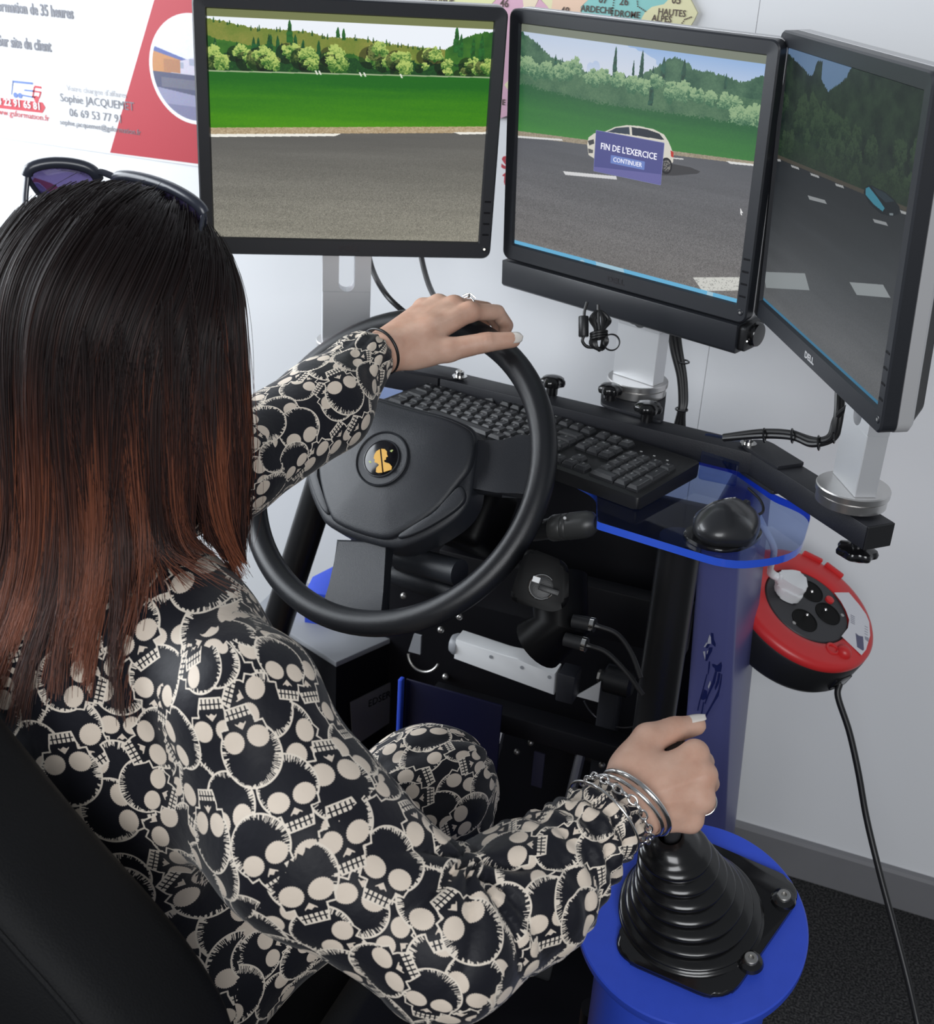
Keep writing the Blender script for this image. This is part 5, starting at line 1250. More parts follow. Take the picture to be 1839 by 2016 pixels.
# nails
def nail(H, c, along, normal, l=.0115, w=.0072):
    f = Frame(c, along, np.cross(normal, along)); mb = MB(); NU, NV = 14, 8; V = []; F = []
    for i in range(NU + 1):
        for k in range(NV + 1):
            u = -1 + 2 * i / NU; v = -1 + 2 * k / NV; ww = w * math.sqrt(max(.02, 1 - abs(u) ** 3.4))
            V.append(f.p(u * l, v * ww, .0022 - .0032 * v * v - .0012 * u * u))
    for i in range(NU):
        for k in range(NV): a = i * (NV + 1) + k; F.append((a, a + NV + 1, a + NV + 2, a + 1))
    mb.add(V, F); o = mb.build('fingernail', M_nail, woman, 180); md = o.modifiers.new('thick', 'SOLIDIFY'); md.thickness = .0012; return o
t_ = LH['th']; al = unit(t_[3] - t_[2]); nn = unit(CAM - t_[3]); nn = unit(nn - al * (nn @ al)); nn = unit(nn * .85 + UP * .35); nail(LH, t_[3] - al * .0005 + nn * .0078, al, unit(nn - al * (nn @ al)), .0122, .0078)
t_ = RH['th']; al = unit(t_[3] - t_[2]); nn = unit(UP * 1.0 + .25 * unit(CAM - t_[3])); nn = unit(nn - al * (nn @ al)); nail(RH, t_[3] - al * .003 + nn * .0088, al, nn, .0138, .0086)
for H in (LH, RH):
    for i in range(4):
        al = unit(H['tip'][i] - H['dip'][i]); kn = unit(H['pip'][i] - .5 * (H['mcp'][i] + H['tip'][i])); kn = unit(kn - al * (kn @ al)); nail(H, H['tip'][i] + al * .002 + kn * .0064, al, kn, .0085, .0058)

# ---- printed fabric: overlapping line-drawn skulls, drawn by the script
def skull_tile(n=1300, tile=.30, count=64):
    g = np.random.default_rng(11); base = np.zeros((n, n)); line = np.zeros((n, n)); px = n / tile
    im = np.zeros((n, n, 3)); im[:] = C8(16, 16, 27); cream = C8(240, 228, 212); nude = C8(232, 217, 200); dark = C8(20, 21, 30)
    N1 = fbm(n, n, 160, 2, 31)
    cells = []
    m_ = 7
    for i in range(m_):
        for j in range(m_): cells.append(((i + .5 + g.uniform(-.32, .32)) / m_ * n, (j + .5 + g.uniform(-.32, .32)) / m_ * n))
    g.shuffle(cells)
    for cx, cy in cells:
        s = px * g.uniform(.0275, .0335); rot = g.choice([0, 0, 0, .5, -.5, 1.3, -1.3, 2.0, -2.0, 2.8]) + g.uniform(-.3, .3)
        R = int(s * 1.45); yy, xx = np.mgrid[-R:R + 1, -R:R + 1]
        u = (xx * math.cos(rot) + yy * math.sin(rot)) / s; v = (-xx * math.sin(rot) + yy * math.cos(rot)) / s     # v down
        ang = np.arctan2(v + .25, u)
        cran = np.sqrt((u / .92) ** 2 + ((v + .28) / .88) ** 2) - 1
        face = np.maximum(np.abs(u) - (.74 - .18 * np.clip(v - .1, 0, 1)), np.maximum(v - .50, -v - .3))
        jaw = np.maximum(np.abs(u) - (.44 - .10 * np.clip((v - .6) / .4, 0, 1)), np.maximum(v - .98, .3 - v))
        d = np.minimum(np.minimum(cran * .8, face), jaw)
        hr_ = g.random(230); hi_ = ((ang + math.pi) / (2 * math.pi) * 229).astype(int); hat = hr_[hi_]; hat2 = .35 + .65 * np.roll(hr_, 7)[hi_]
        inside = d < 0
        lw = .040 + .19 * (hat > .42) * hat2 * (v < .25) * (np.sin(ang * 2.0 + rot * 5) * .45 + .65) + .02 * N1[:2 * R + 1, :2 * R + 1]
        outl = inside & (d > -lw)
        eye = np.zeros_like(u, bool); eye_h = np.zeros_like(eye)
        for sx in (-1, 1):
            q = np.sqrt(((u - sx * .38 + .06 * sx * v) / .325) ** 2 + ((v - .10) / .290) ** 2) + .05 * (np.sin(np.arctan2(v - .1, u - sx * .36) * 30) > 0.2); eye |= q < 1
        nose = (np.abs(u) - .12 * np.clip((v - .36) / .16, 0, 1) * 1.35 < 0) & (v > .36) & (v < .57 - .06 * (1 - np.clip(np.abs(np.abs(u) - .09) / .09, 0, 1) * 1)) & (np.abs(u) < .17)
        teeth = inside & (v > .68) & (v < .93) & (np.abs(u) < .38) & (np.abs((u * 7.5 + .5) % 1 - .5) > .16) & (np.abs(v - .80) > .018)
        col = np.zeros(u.shape + (3,)); col[:] = dark; col[outl] = cream; col[teeth] = cream; col[eye] = nude; col[nose] = nude
        yi = (np.arange(-R, R + 1) + int(cy)) % n; xi = (np.arange(-R, R + 1) + int(cx)) % n
        sub = im[np.ix_(yi, xi)]; sub[inside] = col[inside]; im[np.ix_(yi, xi)] = sub
    return image('skull_print', im)
def fabric():
    m = image_mat('skull_fabric', skull_tile(), 0, .55, .3); N, L = nodes_of(m); b = N['Principled BSDF']
    b.inputs['Sheen Weight'].default_value = .12
    tc = N.new('ShaderNodeTexCoord'); no = N.new('ShaderNodeTexNoise'); no.inputs['Scale'].default_value = 60; no.inputs['Detail'].default_value = 3
    L.new(tc.outputs['Object'], no.inputs['Vector']); bp = N.new('ShaderNodeBump'); bp.inputs['Strength'].default_value = .25; bp.inputs['Distance'].default_value = .004
    L.new(no.outputs['Fac'], bp.inputs['Height']); L.new(bp.outputs['Normal'], b.inputs['Normal'])
    return m
dress = SDF()
dress.chain([PEL, WAI, CHE], [.140, .128, .128], .05); dress.ell(CHE + A(0, -.005, .02), (.175, .118, .155), WORLD, .04)
dress.cap(NEK - A(0, 0, .045), SHR + A(-.01, 0, -.002), .062, .058, .04); dress.cap(NEK - A(0, 0, .045), SHL, .066, .062, .04); dress.cap(CHE, NEK - A(0, 0, .03), .11, .058, .03)
mR = at(607, 1650, 1.068); dress.cap(SHR, mR, .058, .072, .04); dress.cap(mR, ELR, .073, .064, .02); dress.cap(CHE + A(.05, -.01, -.05), mR, .08, .062, .06)
cufR = at(1184, 1624, 1.155); mid2 = ELR + (cufR - ELR) * .55 - UP * .016
dress.cap(ELR, mid2, .064, .057, .016); dress.cap(mid2, cufR, .057, .037, .012)
mL = (SHL + ELL) / 2; dress.cap(SHL, mL, .062, .070, .03); dress.cap(mL, ELL, .066, .056, .02)
cufL = at(712, 712, 1.532); mid3 = ELL + (cufL - ELL) * .66 + A(.006, 0, -.012)
dress.cap(ELL, mid3, .056, .056, .02); dress.cap(mid3, cufL, .055, .034, .016)
for hp_, kn, an in ((HIPR, KNR, ANR), (HIPL, KNL, ANL)):
    dress.cap(PEL, hp_, .13, .112, .05); dress.cap(hp_, kn, .104, .072, .04); dress.cap(kn + A(0, .0, -.005), kn + (an - kn) * .45, .074, .088, .03)
dress.cap(HIPR, KNL * .3 + KNR * .3 + PEL * .4, .08, .06, .05)
dV, dF = dress.mesh(.0048)
dV = relax(dV, dF, 2, .5); dN = normals(dV, dF)
paths = [('torso', [PEL - A(0, 0, .12), WAI, CHE, NEK + A(0, 0, .08)], .17, 1.5), ('armR', [SHR, mR, ELR, mid2, cufR], .075, 1.0), ('armL', [SHL, mL, ELL, mid3, cufL], .070, 1.0),
         ('legR', [HIPR, KNR, KNR + (ANR - KNR) * .6], .10, 1.2), ('legL', [HIPL, KNL, KNL + (ANL - KNL) * .6], .10, 1.2)]
def limb_param(P, pts):
    best = np.full(len(P), 1e9); S_ = np.zeros(len(P)); TH = np.zeros(len(P)); acc = 0; u = None
    for i in range(len(pts) - 1):
        a, b = pts[i], pts[i + 1]; ab = b - a; L_ = np.linalg.norm(ab); T = ab / L_
        if u is None: u = unit(np.cross(T, A(.3, .2, .93) if abs(T[2]) < .8 else A(1, 0, 0)))
        u = unit(u - T * (u @ T)); w = np.cross(T, u)
        tt = (P - a) @ T; t = np.clip(tt, 0 if i else -1, L_ if i < len(pts) - 2 else L_ + 1); q = P - a - t[:, None] * T; d = np.linalg.norm(q, axis=1)
        m = d < best; best[m] = d[m]; S_[m] = acc + t[m]; TH[m] = np.arctan2(q[m] @ w, q[m] @ u); acc += L_
    return S_, TH, best
prm = [limb_param(dV, p) for _, p, _, _ in paths]
score = np.stack([prm[i][2] / paths[i][2] for i in range(len(paths))], 1)
def sines(P, f, seed, n=6):
    g = np.random.default_rng(seed); o = np.zeros(len(P))
    for k in range(n): o += np.sin(P @ (g.normal(0, 1, 3) * f) + g.random() * 6.28)
    return o / n
# folds: radiating from the crook of the right elbow, gathers at both cuffs, soft drape elsewhere
disp = .0032 * sines(dV, 26, 1) + .0016 * sines(dV, 60, 2)
S_, TH, Dm = prm[1]; la = np.linalg.norm(ELR - SHR); lt_ = la + np.linalg.norm(cufR - ELR); wR = np.exp(-(score[:, 1] / 1.15) ** 8)
crook = ELR + (unit(WRR - ELR) + unit(SHR - ELR)) * .045
rel = dV - crook; rc = np.linalg.norm(rel, axis=1); axn = unit(np.cross(SHR - ELR, WRR - ELR)); e1 = unit(SHR - ELR); e2 = np.cross(axn, e1)
phi = np.arctan2(rel @ e2, rel @ e1)
fold = np.abs(np.sin(phi * 4.2 + 1.2 * np.sin(rel @ axn * 40) + 8 * rc)) ** .7 - .5
disp += wR * .0125 * fold * np.exp(-((rc - .05) / .060) ** 2) * (rc > .0)
cuff = np.clip((S_ - (lt_ - .11)) / .11, 0, 1); disp += wR * .0050 * cuff * (np.abs(np.sin(TH * 5 + 9 * S_ / .11)) - .5) + wR * .004 * cuff * np.sin(S_ * 260 + 1.5 * np.sin(TH * 2))
S2, TH2, _ = prm[2]; lL = np.linalg.norm(ELL - mL) + np.linalg.norm(mL - SHL) + np.linalg.norm(mid3 - ELL) + np.linalg.norm(cufL - mid3); wL = np.exp(-(score[:, 2] / 1.15) ** 8)
c2 = np.clip((S2 - (lL - .075)) / .075, 0, 1); disp += wL * .0045 * c2 * (np.abs(np.sin(TH2 * 7 + 30 * S2)) - .4)
for i in (3, 4):
    S3, TH3, _ = prm[i]; w3 = np.exp(-(score[:, i] / 1.2) ** 8); disp += w3 * .0060 * (np.abs(np.sin(TH3 * 4.0 + 22 * S3 + 1.5 * np.sin(S3 * 30))) - .5) * np.clip((S3 - .15) / .2, 0, 1)
dV = dV + dN * disp[:, None]
dob = quads_mesh('dress', dV, dF, fabric(), woman)
def uv_assign(ob, V, F):
    """each limb is unrolled round its own bone; where the cloth faces along the bone it is laid on flat instead"""
    fn = np.cross(V[F[:, 2]] - V[F[:, 0]], V[F[:, 3]] - V[F[:, 1]]); fn /= np.linalg.norm(fn, axis=1)[:, None] + 1e-12
    fc = V[F].mean(1)
    segs = [(PEL - A(0, 0, .1), NEK + A(0, 0, .1), .17, A(.8, .55, .1)), (SHR, mR, .076, A(.2, .3, .9)), (mR, ELR, .076, A(.2, .3, .9)), (ELR, cufR, .066, A(.2, .3, .9)), (SHL, ELL, .074, A(.2, .3, .9)), (ELL, cufL, .068, A(.2, .3, .9)),
            (HIPR, KNR, .10, A(.1, .2, .95)), (KNR, KNR + (ANR - KNR) * .6, .088, A(.9, .2, .1)), (HIPL, KNL, .10, A(.1, .2, .95)), (KNL, KNL + (ANL - KNL) * .6, .088, A(.9, .2, .1))]
    best = np.full(len(F), 1e9); uv = np.zeros((len(F), 4, 2))
    for i, (a, b, r, ref) in enumerate(segs):
        L_ = np.linalg.norm(b - a); T = (b - a) / L_; u = unit(ref - T * (ref @ T)); w = np.cross(T, u)
        t = np.clip((fc - a) @ T, 0, L_); d = np.linalg.norm(fc - a - t[:, None] * T, axis=1) / r; m = d < best; best[m] = d[m]
        q = V - a; s_ = q @ T; th = np.arctan2(q @ w, q @ u)[F]; th = th[:, :1] + ((th - th[:, :1] + np.pi) % (2 * np.pi) - np.pi)
        cyl = np.stack([th * r, -s_[F]], -1); flat_ = np.stack([(q @ w)[F], (q @ u)[F]], -1); along = np.abs(fn @ T) > .74
        uv[m] = np.where(along[m][:, None, None], flat_[m], cyl[m]) / .30 + A(.37 * i, .21 * i)
        if i == 0:      # the back is one flat panel
            d0 = unit(A(.32, -.80, .50)); x0 = unit(np.cross(A(0, 0, 1), d0)); y0_ = np.cross(d0, x0); mm_ = m & (fn @ d0 > .30)
            uv[mm_] = np.stack([(V @ x0)[F], (V @ y0_)[F]], -1)[mm_] / .30
    l = ob.data.uv_layers.new(name='UVMap'); l.data.foreach_set('uv', uv.astype(np.float32).ravel())
uv_assign(dob, dV, dF)

# ================================================================== hair
def hair_color(name, for_cap=False):
    m = bpy.data.materials.new(name); m.use_nodes = True; N, L = nodes_of(m); b = N['Principled BSDF']
    b.inputs['Roughness'].default_value = .42 if not for_cap else .6; b.inputs['Specular IOR Level'].default_value = .38
    cr = N.new('ShaderNodeValToRGB'); e = cr.color_ramp.elements
    e[0].position = 0; e[0].color = (.0125, .0082, .0085, 1); e[1].position = 1; e[1].color = (.24, .078, .040, 1)
    x = e.new(.35); x.color = (.034, .0155, .0130, 1); x = e.new(.65); x.color = (.095, .033, .021, 1)
    if for_cap: b.inputs['Base Color'].default_value = (.010, .006, .006, 1)
    else:
        at_ = N.new('ShaderNodeAttribute'); at_.attribute_name = 'hue'; L.new(at_.outputs['Fac'], cr.inputs['Fac']); L.new(cr.outputs['Color'], b.inputs['Base Color'])
    return m
HCc = HFm.p(0, -.012, .022); RA, RB, RCc = .110, .113, .108
POLE = unit(A(0, .56, .83))     # hair is swept back from the hairline behind the sunglasses
g = np.random.default_rng(42)
def hair_end(phi):      # height where the hair stops, by angle round the head (pi = back, 1.5 pi = right ear)
    return np.interp(phi, [.7, 2.2, 2.9, 3.6, 4.3, 4.9, 5.7], [.960, .885, .880, .912, .960, .992, 1.000])
def surf(phi, th):
    """direction on the head surface, th 0 at the front hairline to 1 at the widest level"""
    e = np.stack([-np.sin(phi), np.cos(phi), np.full_like(phi, 0.0)], -1); p0 = POLE
    om = np.arccos(np.clip(e @ p0, -1, 1)); so = np.sin(om) + 1e-9
    return (np.sin((1 - th) * om) / so)[..., None] * p0 + (np.sin(th * om) / so)[..., None] * e
def strands(nS, npt, rho0, rho1, spread):
    phi = g.uniform(.82, 2 * np.pi - .82, nS)
    wcl = .062
    clump = np.floor(phi / wcl + g.normal(0, .55, nS)).astype(int).clip(0); ncl = 2 + int(2 * np.pi / wcl) + 4; clump = clump.clip(0, ncl - 1)
    ch = np.random.default_rng(5); c_amp = ch.normal(0, 1, (ncl, 8)); c_hue = ch.random(ncl); cphi = (np.arange(ncl) + .5) * wcl
    rho = rho0 + (rho1 - rho0) * np.sqrt(g.random(nS)); t0 = g.uniform(.0, .62, nS) ** 1.2; zend = hair_end(phi) + np.abs(g.normal(0, .030, nS)) - .012 + .024 * c_amp[clump, 5]
    T = np.linspace(0, 1, npt)[None]; n_arc = .42
    a = np.clip(T / n_arc, 0, 1); th = t0[:, None] + (1 - t0[:, None]) * a
    dn = np.clip((T - n_arc) / (1 - n_arc), 0, 1)
    ph = phi[:, None] + (cphi[clump] - phi)[:, None] * .72 * dn ** 1.1 + .085 * c_amp[clump, 0][:, None] * np.sin(dn * 2.6 + c_amp[clump, 1][:, None]) * dn + .12 * c_amp[clump, 6][:, None] * dn ** 2 + g.normal(0, .016, (nS, 1)) * spread * T
    ph = np.where(dn > 0, np.clip(ph, .80, 2 * np.pi - .80), ph)
    D = surf(ph, th); rr = rho[:, None] * (1 + .030 * c_amp[clump, 2][:, None] * np.sin(2.2 * T + c_amp[clump, 3][:, None])) * (1 + .05 * np.sin(dn * 2.4) ** 2 - .07 * dn ** 2)
    lx, ly, lz = RA * D[..., 0] * rr, RB * D[..., 1] * rr, RCc * D[..., 2] * rr
    P = HCc + lx[..., None] * HFm.x + ly[..., None] * HFm.y + lz[..., None] * HFm.z
    z1 = P[:, :, 2].copy(); P[:, :, 2] = np.where(dn > 0, z1 + dn * (zend[:, None] - z1), z1)
    P += g.normal(0, .0011, (nS, 1, 3)) * spread
    P += g.normal(0, 1, (nS, 1, 3)) * .0045 * spread * np.sin(T * (5 + 4 * g.random((nS, 1))) + g.random((nS, 1)) * 6)[..., None] * dn[..., None] * A(1, 1, .2)
    Q = P.reshape(-1, 3); m = Q[:, 2] < 1.06
    for _ in range(3):      # lie on the dress instead of passing through it
        q = Q[m]; d = dress.ev(q); e = .004
        gr = np.stack([dress.ev(q + A(e, 0, 0)) - d, dress.ev(q + A(0, e, 0)) - d, dress.ev(q + A(0, 0, e)) - d], 1) / e
        need = np.clip(.005 + .008 * (rho.repeat(npt)[m] - rho0) / max(rho1 - rho0, 1e-6) - d, 0, np.where(phi.repeat(npt)[m] > 4.5, .012, .035)); Q[m] = q + gr / (np.linalg.norm(gr, axis=1)[:, None] + 1e-9) * need[:, None]
    P = Q.reshape(nS, npt, 3)
    for _ in range(9): P[:, 1:-1] = .5 * P[:, 1:-1] + .25 * (P[:, :-2] + P[:, 2:])
    back = np.exp(-((phi - 4.05) / .85) ** 2) * .75 + .35
    off = -.12 + .50 * ch.random(ncl)[clump][:, None]; lit = c_hue[clump][:, None] ** 1.2
    hue = np.clip(np.clip((dn * 1.3 + .30 * a - .18 - off) * 1.5, 0, 1) * (.14 + .95 * lit) * (.45 + .65 * back[:, None]) + .10 * a + g.normal(0, .15, (nS, 1)) * np.clip(a * 2 - .5, 0, 1), 0, 1)
    return P, hue
def hair_object(P, hue, name, m, parent, r0):
    nS, npt = P.shape[:2]
    cv = bpy.data.hair_curves.new(name); cv.add_curves([npt] * nS)
    cv.points.foreach_set('position', P.astype(np.float32).ravel())
    ra = cv.attributes.get('radius') or cv.attributes.new('radius', 'FLOAT', 'POINT')
    tt = np.linspace(0, 1, npt)[None]; ra.data.foreach_set('value', np.broadcast_to(r0 * (1 - .55 * tt ** 2), (nS, npt)).astype(np.float32).ravel())
    hu = cv.attributes.new('hue', 'FLOAT', 'POINT'); hu.data.foreach_set('value', hue.astype(np.float32).ravel())
    o = bpy.data.objects.new(name, cv); cv.materials.append(m); scene.collection.objects.link(o); child_of(o, parent); return o
M_hair = hair_color('hair'); M_hcap = hair_color('hair_under', True)
P1, h1 = strands(17000, 20, .93, 1.06, 1.0)
hair_object(P1, h1, 'hair', M_hair, woman, .00042)
def locks():
    """lighter streaks that cross the dark hair"""
    out = []; hs = []
    gg = np.random.default_rng(21)
    for k in range(30):
        n = int(gg.integers(40, 95)); ph0 = gg.uniform(2.7, 5.2) if k % 3 else gg.uniform(3.6, 4.9); dph = gg.normal(0, .16); zt = HCc[2] - .03 + gg.uniform(-.06, .04); ze = float(hair_end(np.array(ph0 + dph))) + gg.uniform(-.01, .10)
        t = np.linspace(0, 1, 16); br = gg.uniform(.5, 1.0); wid = gg.uniform(.012, .05)
        for _ in range(n):
            o = gg.normal(0, wid) ; ph = ph0 + o * (1 - .55 * t) + dph * t + .03 * np.sin(4 * t + k); rr = 1.065 + gg.normal(0, .010) + .03 * np.sin(t * 3) - .05 * t ** 2
            D = np.stack([-np.sin(ph), np.cos(ph)], -1); z = zt + gg.normal(0, .02) + (ze + gg.normal(0, .02) - zt) * t
            P = HCc + (RA * D[:, :1] * rr[:, None]) * HFm.x + (RB * D[:, 1:] * rr[:, None]) * HFm.y; P[:, 2] = z
            out.append(P); hs.append(np.clip(np.minimum(t * 2.2, 1) * br * gg.uniform(.55, 1.0) * np.minimum(1, (1.25 - t) * 2), 0, 1))
    return np.array(out), np.array(hs)
P3, h3 = locks(); m_ = P3[..., 2] < 1.06; q_ = P3[m_]; d_ = dress.ev(q_); e_ = .004
gr_n = np.stack([dress.ev(q_ + A(e_, 0, 0)) - d_, dress.ev(q_ + A(0, e_, 0)) - d_, dress.ev(q_ + A(0, 0, e_)) - d_], 1) / e_
P3[m_] = q_ + gr_n * np.clip(.010 - d_, 0, .03)[:, None]
for _ in range(4): P3[:, 1:-1] = .5 * P3[:, 1:-1] + .25 * (P3[:, :-2] + P3[:, 2:])
hair_object(P3, h3, 'hair_highlights', M_hair, woman, .00036)
P2, h2 = strands(160, 20, 1.02, 1.10, 3.0)
hair_object(P2, h2, 'flyaway_hair', M_hair, woman, .00022)
# dense under-layer so no scalp shows
V = []; F = []; NU, NT = 72, 22
pv = np.linspace(.78, 2 * np.pi - .78, NU)
for k in range(NT):
    f_ = k / (NT - 1)
    th = min(1, f_ / .5); D = surf(pv, np.full(NU, th)); q_ = max(0, (f_ - .5) / .5)
    P_ = HCc + (.93 - .10 * q_) * (RA * D[:, :1] * HFm.x + RB * D[:, 1:2] * HFm.y) + .93 * RCc * D[:, 2:] * HFm.z
    P_[:, 2] += (hair_end(pv) + .035 - P_[:, 2]) * q_
    V += list(P_)
for k in range(NT - 1):
    for i in range(NU - 1):
        a = k * NU + i; F.append((a, a + 1, a + NU + 1, a + NU))
MB().add(V, F).build('hair_underlayer', M_hcap, woman, 180)

# ================================================================== sunglasses pushed up on the head
gl_, gr_ = at(46, 334, 1.130), at(404, 411, 1.085); SG = at(203, 346, 1.150)
gx = unit(gr_ - gl_); GS = np.linalg.norm(gr_ - gl_) / 2 / .078
gup = unit(UP * .66 - FW * .75); SGF = Frame(SG, gx, gup); gl2 = SGF.loc(gl_); gr2 = SGF.loc(gr_)
class Bent:      # frame whose lenses sweep back along the head on both sides
    o, x, y, z = SGF.o, SGF.x, SGF.y, SGF.z
    def p(s, a, b, c=0.0):
        t = abs(a) / .078; e = gr2 if a > 0 else gl2
        return SGF.p(a * abs(e[0]) / .078, b * GS + e[1] * t ** 1.7, c * GS + e[2] * t ** 1.6)
SGB = Bent()
sun = thing('sunglasses', 'dark cat-eye sunglasses pushed up on top of the dark hair', 'sunglasses', SG)
M_frame = mat('sunglass_frame', (.030, .034, .050), .32, coat=.2); 
def lens_mat():
    m = bpy.data.materials.new('sunglass_lens'); m.use_nodes = True; N, L = nodes_of(m); b = N['Principled BSDF']
    b.inputs['Base Color'].default_value = (.16, .13, .30, 1); b.inputs['Transmission Weight'].default_value = .75; b.inputs['Roughness'].default_value = .05; b.inputs['IOR'].default_value = 1.15; return m
M_lens = lens_mat()
for s in (-1, 1):
    shape = [(s * x, y) for x, y in ((.007, -.002), (.014, .005), (.034, .008), (.056, .007), (.074, .001), (.077, -.008), (.070, -.026), (.055, -.038), (.035, -.042), (.017, -.034), (.009, -.018))]
    sh = chaikin(shape, 2)
    mb = MB(); mb.tube([SGB.p(x, y) for x, y in sh], .0024, 8, closed=True, ref=SGF.z); mb.build('rim', M_frame, sun, 60)
    topb = sorted([p for p in sh if p[1] > -.006], key=lambda p: abs(p[0]))
    mb = MB(); mb.tube([SGB.p(x, y + .0005) for x, y in topb], .0052, 10, ref=SGF.z); mb.build('brow_bar', M_frame, sun, 60)
    me = bpy.data.meshes.new('lens'); cx, cy_ = np.mean(sh, 0); vv = [tuple(SGB.p(cx, cy_))] + [tuple(SGB.p(x, y)) for x, y in sh]; me.from_pydata(vv, [], [(0, 1 + i, 1 + (i + 1) % len(sh)) for i in range(len(sh))]); lo = link_mesh('lens', me, M_lens, sun, 180)
    md = lo.modifiers.new('thick', 'SOLIDIFY'); md.thickness = .0016
    e0 = SGB.p(s * .076, -.004); ti = HCc + HFm.x * s * .085 - HFm.y * .02 - HFm.z * .005; tp = smooth_path([e0, e0 * .72 + ti * .28 + gx * s * .004, e0 * .4 + ti * .6 - gx * s * .004, ti - gx * s * .012], 6)
    MB().tube(tp, .0032, 10, flat=.6).build('temple', M_frame, sun, 60)
MB().tube(smooth_path([SGB.p(-.010, .001), SGB.p(0, .003), SGB.p(.010, .001)], 6), .0032, 10).build('bridge', M_frame, sun)

# ================================================================== jewellery
M_jewel = mat('silver_jewellery', (.78, .77, .76), .16, metal=1.0)
fdir = unit(WRR - ELR)
def bangle(c, r, tr, axis, label, nm='bangle', m=M_jewel, flat=1.0, grp=None, cat='bracelet', sx=1.0):
    ax = unit(axis); f = Frame(c, unit(np.cross(ax, A(.2, .3, .9))), np.cross(ax, unit(np.cross(ax, A(.2, .3, .9)))))
    t = np.linspace(0, 2 * np.pi, 72, endpoint=False)
    o = MB().tube([f.p(r * math.cos(x), r * sx * math.sin(x)) for x in t], tr, 12, closed=True, ref=ax, flat=flat).build(nm, m, None, 180)
    tag(o, label, cat, grp); return o
tiltax = unit(fdir + .25 * UP)
bangle(at(1252, 1580, 1.172), .0385, .0026, tiltax, 'thick silver bangle nearest the hand on the right wrist')
bangle(at(1238, 1585, 1.168), .0382, .0019, unit(fdir + .32 * UP), 'silver bangle between the thick bangle and the chain on the right wrist')
bangle(at(1188, 1610, 1.158), .0420, .0013, unit(fdir + .15 * UP), 'thin silver bangle lying over the cuff of the right sleeve')
chn = thing('chain_bracelet', 'silver link chain bracelet among the bangles on the right wrist', 'bracelet', at(1216, 1598, 1.163))
cax = unit(fdir + .22 * UP); cf = Frame(at(1214, 1594, 1.163), unit(np.cross(cax, A(.2, .3, .9))), np.cross(cax, unit(np.cross(cax, A(.2, .3, .9)))))
link_me = None
for k in range(30):
    a = 2 * math.pi * k / 30; R_ = .0392; p = cf.p(R_ * math.cos(a), R_ * math.sin(a), .0012 * math.sin(5 * a)); tg = -cf.x * math.sin(a) + cf.y * math.cos(a); rd_ = cf.x * math.cos(a) + cf.y * math.sin(a)
    o2_ = cf.z * .8 + rd_ * .6 if k % 2 else rd_ * .8 - cf.z * .6
    if link_me is None:
        mb = MB(); tt = np.linspace(0, 2 * np.pi, 16, endpoint=False); mb.tube([A(.0052 * math.cos(x), .0034 * math.sin(x), 0) for x in tt], .0011, 6, closed=True, ref=A(0, 0, 1))
        link_me = bpy.data.meshes.new('chain_link'); link_me.from_pydata(np.concatenate(mb.v).tolist(), [], mb.f); link_me.update(); link_me.materials.append(M_jewel); link_me.polygons.foreach_set('use_smooth', np.ones(len(link_me.polygons), bool))
    o = bpy.data.objects.new('chain_link', link_me); scene.collection.objects.link(o)
    n_ = unit(np.cross(tg, o2_)); y_ = np.cross(n_, tg)
    o.matrix_basis = Matrix(((tg[0], y_[0], n_[0], p[0]), (tg[1], y_[1], n_[1], p[1]), (tg[2], y_[2], n_[2], p[2]), (0, 0, 0, 1))); child_of(o, chn)
ld = unit(WRL - ELL)
bangle(at(749, 692, 1.560), .0295, .0019, unit(ld + .1 * RT - .1 * UP), 'thin black cord bracelet on the left wrist below the cuff', 'cord_bracelet', M_cable)
def ring_at(a, b, r, label, ornate):
    c = a + (b - a) * .42; o = bangle(c, r, .0011, b - a, label, 'finger_ring', M_jewel, cat='ring')
    if ornate:
        k = unit(unit(CAM - c) * .35 + UP); k = unit(k - unit(b - a) * (k @ unit(b - a)))
        t2 = smooth_path([c + k * r - unit(b - a) * .006 - np.cross(k, unit(b - a)) * .006, c + k * (r + .004), c + k * r + unit(b - a) * .006 + np.cross(k, unit(b - a)) * .006], 6)
        MB().tube(t2, .0013, 8).build('twist', M_jewel, o); t3 = smooth_path([c + k * r - unit(b - a) * .006 + np.cross(k, unit(b - a)) * .006, c + k * (r + .0045), c + k * r + unit(b - a) * .006 - np.cross(k, unit(b - a)) * .006], 6)
        MB().tube(t3, .0013, 8).build('twist', M_jewel, o)
ring_at(LH['mcp'][1], LH['pip'][1], .0135, 'silver twisted ring on the hand that holds the steering wheel', True)
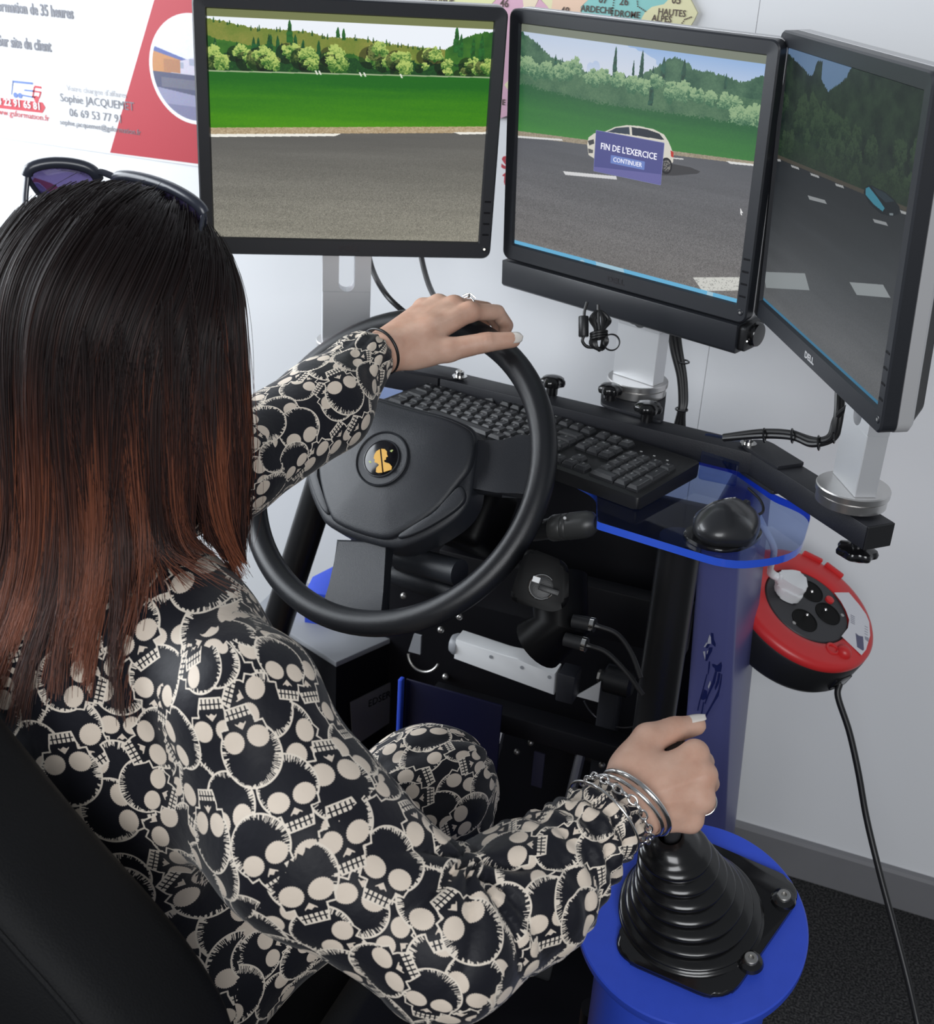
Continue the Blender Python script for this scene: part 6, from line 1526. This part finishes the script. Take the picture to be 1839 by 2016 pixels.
ring_at(RH['mcp'][2], RH['pip'][2], .0128, 'silver ring on the hand that grips the gear lever', False)

# ================================================================== mouse: tall right-hand shape
mp = atz(1428, 1050, TZ)
mouse = thing('computer_mouse', 'black ergonomic mouse on the right end of the blue tray', 'mouse', mp)
MFm = Frame(mp, unit(A(.93, -.36, 0)), unit(A(.36, .93, 0)))      # y points away from the driver
ms = SDF(); mpt = lambda x, y, z: MFm.p(x, y, z)
ms.ell(mpt(.004, -.012, .016), (.034, .044, .023), MFm, .01); ms.cap(mpt(-.008, .026, .022), mpt(.004, -.018, .026), .011, .016, .02); ms.cap(mpt(.012, .030, .010), mpt(.024, -.010, .010), .012, .015, .02); ms.cap(mpt(-.016, .030, .012), mpt(-.024, -.014, .010), .010, .010, .014)
mV, mF = ms.mesh(.0016); mV[:, 2] = np.maximum(mV[:, 2], TZ + .0012); mV = relax(mV, mF, 3)
mm2 = (mV - mp) @ MFm.x; 
quads_mesh('shell', mV, mF, mat('mouse_satin', (.020, .021, .024), .32, coat=.2), mouse)
MB().prism(MFm, chaikin([(-.034, -.030), (-.030, -.050), (0, -.060), (.030, -.052), (.041, -.020), (.038, .020), (.024, .042), (-.012, .044), (-.029, .030)], 2), .0006, .0055, .002).build('skirt', M_gloss, mouse)
def on_mouse(x, y):
    p = mpt(x, y, .06)
    for _ in range(60): p = p - A(0, 0, 1) * max(ms.ev(p[None])[0], 0) * .7
    return p
arc = smooth_path([on_mouse(x, y) + A(0, 0, .0002) for x, y in ((-.026, .030), (-.014, .032), (-.006, .020), (-.008, .000), (-.016, -.020), (-.027, -.030))], 8)
MB().tube(arc, .0011, 6).build('seam_strip', M_chrome, mouse)
MB().lathe(Frame(on_mouse(.004, .030) - A(0, 0, .004), MFm.y, A(0, 0, 1)), [(.0065, -.003), (.0075, -.002), (.0075, .002), (.0065, .003)], 20).build('scroll_wheel', M_black, mouse)
MB().tube(smooth_path([mpt(0, .044, .008), mpt(.004, .075, .006), mpt(-.02, .11, .003), mpt(-.05, .13, .003)], 8), .0018, 8).build('mouse_cord', M_cable, mouse)
